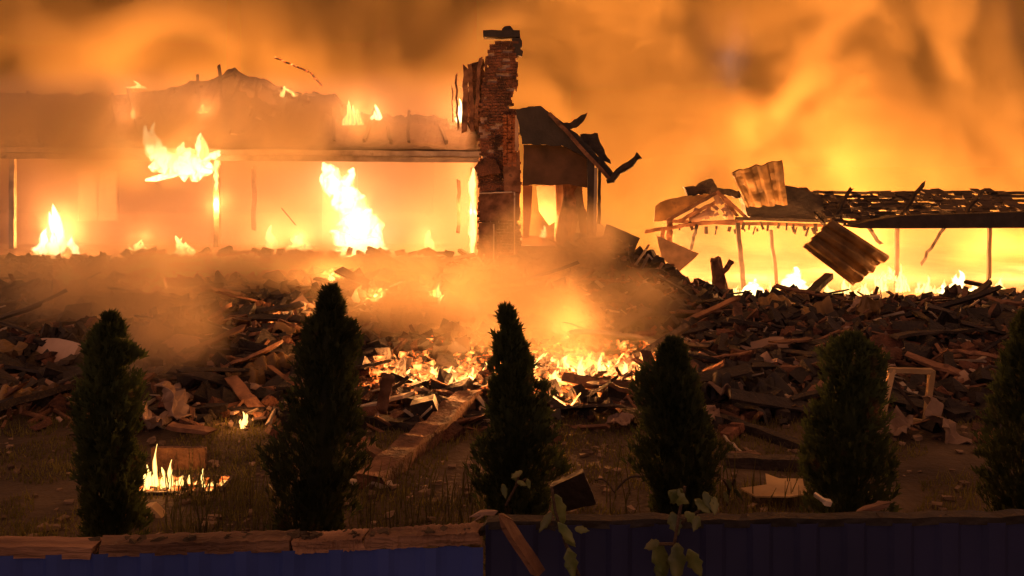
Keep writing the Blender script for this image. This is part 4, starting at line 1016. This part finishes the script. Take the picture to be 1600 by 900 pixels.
def big_debris():
    rg = random.Random(17)
    spots = [(300, 560), (420, 600), (260, 610), (610, 500), (1040, 500), (1120, 520), (1190, 560), (1250, 500), (1370, 500), (1420, 560), (1150, 620), (980, 640), (80, 560), (60, 640), (1500, 600), (880, 520), (1200, 640), (700, 520)]
    kinds = ['wall_slab', 'roof_sheet', 'bent_pipe']
    for k, (x, y) in enumerate(spots):
        D = hit(x, y); p = px(x, y, D); kd = kinds[k % 3]; m = MB()
        nb = ['above the burning trough', 'behind the tall broad conifer', 'by the leaning dark post', 'under the porch bank', 'behind the rounded dark conifer', 'below the outbuilding corner', 'left of the last full conifer', 'below the tilted sheet', 'above the wooden stand', 'right of the wooden stand', 'between the two right conifers',
              'at the right front of the ember bed', 'at the far left of the heap', 'at the far left front', 'by the rightmost conifer', 'below the bay post', 'beside the long sloping beam', 'below the single smoke flame'][k]
        if kd == 'wall_slab':
            w_, h_ = rg.uniform(.5, 1.0), rg.uniform(.35, .6); q = []
            for t in range(12):
                a = t / 12 * 6.283; q.append((w_ * .5 * (abs(math.cos(a)) ** .6) * (1 if math.cos(a) > 0 else -1) * rg.uniform(.8, 1.1), 0, h_ * .5 * (abs(math.sin(a)) ** .6) * (1 if math.sin(a) > 0 else -1) * rg.uniform(.75, 1.1)))
            m.prism(q, (0, .11, 0)); o = m.build(kd, M['brick'] if k % 2 else M['plaster']); o.rotation_euler = (rg.uniform(-1.2, -.5), rg.uniform(-.4, .4), rg.uniform(-.6, .6)); lab = 'broken slab of wall lying '
        elif kd == 'roof_sheet':
            L = rg.uniform(.7, 1.3); sd = rg.uniform(0, 50)
            m.grid(lambda u, v: Vector(((u - .5) * L, (v - .5) * L * .6, .025 * math.sin(u * 40) + .3 * noise.noise(Vector((u * 2, v * 2, sd))))), 48, 10)
            o = m.build(kd, M['sheet'] if k % 2 else M['blackened'], solid=.008); o.rotation_euler = (rg.uniform(.1, .7), rg.uniform(-.4, .4), rg.uniform(-.8, .8)); lab = 'buckled ribbed roof sheet lying '
        else:
            P = [Vector((0, 0, 0))]; d = Vector((rg.choice((-1, 1)), 0, rg.uniform(.1, .5)))
            for t in range(7): P.append(P[-1] + d.normalized() * .2); d += Vector((rg.uniform(-.4, .4), rg.uniform(-.3, .3), rg.uniform(-.6, .3)))
            m.tube(P, [.022] * 8, 7); o = m.build(kd, M['char']); lab = 'thin bent pipe sticking up '
        o.location = p + Vector((0, 0, .08)); tag(o, lab + nb, kd.split('_')[1] if kd != 'wall_slab' else 'slab', 'large pieces in the rubble')
    # loose wires
    for k, pts in enumerate([[(560, 520), (600, 545), (650, 540), (690, 560)], [(1080, 560), (1130, 590), (1180, 575), (1230, 600), (1290, 590)], [(230, 600), (280, 585), (330, 610), (390, 600)], [(930, 760), (960, 770), (1000, 762), (1040, 776)]]):
        m = MB(); P = []
        for x, y in pts:
            D = hit(x, y) - .05; q = px(x, y, D); q.z += .05 + .05 * math.sin(x); P.append(q)
        PP = []
        for a, b in zip(P, P[1:]): PP += [a.lerp(b, t / 5) + Vector((0, 0, .05 * math.sin(t / 5 * 3.14))) for t in range(5)]
        m.tube(PP, [.009] * len(PP), 5); tag(m.build('loose_wire', M['char'], origin=P[0]), ['sagging wire over the rubble left of the ember bed', 'long sagging wire behind the two right conifers', 'wire curling over the heap above the burning trough', 'short wire on the ground right of the black plate'][k], 'wire')
big_debris()

for i, (x, y, wd, hh, lab) in enumerate([(250, 468, 30, 16, 'small flame added low on the bank behind the leaning dark post'), (455, 505, 26, 16, 'small flame added on the heap behind the tall broad conifer'), (590, 470, 26, 14, 'small flame added on the bank below the porch end'),
        (738, 500, 22, 16, 'small flame added behind the middle conifer spire'), (890, 530, 26, 14, 'small flame added in the rubble below the bay post'), (440, 570, 14, 12, 'spark-like flame beside the tall broad conifer'), (622, 584, 14, 12, 'spark-like flame left of the ember bed')]):
    flame(x, y, hit(x, y) - .03, wd, hh, 4, lab, (260, 260, 260, 260, 160, 30, 40)[i], 500 + i, mt='flame_small')  # small flames with strong lamps, added to brighten the smoke over the heap

def rim_dirt():
    rg = random.Random(71); m = MB()
    for k in range(420):
        xp = rg.uniform(750, 1620) if k % 3 else rg.uniform(140, 760); top = 818 - (xp - 755) * .01 if xp > 755 else 862 - (xp - 140) * .03 - 12
        if noise.noise(Vector((xp * .02, 3, 3))) < -.1: continue
        c = px(xp, top - rg.uniform(-1, 3), 3.44 + rg.uniform(-.03, .03)); q = rg.uniform(.006, .026)
        m.box(c, (q * 1.8, q * 1.2, q), Matrix.Rotation(rg.uniform(0, 3), 3, 'Z') @ Matrix.Rotation(rg.uniform(-.6, .6), 3, 'Y'), q * .3)
    tag(m.build('dirt', M['ground']), 'clods and crumbs lying along the top of the fence', kind='stuff')
rim_dirt()
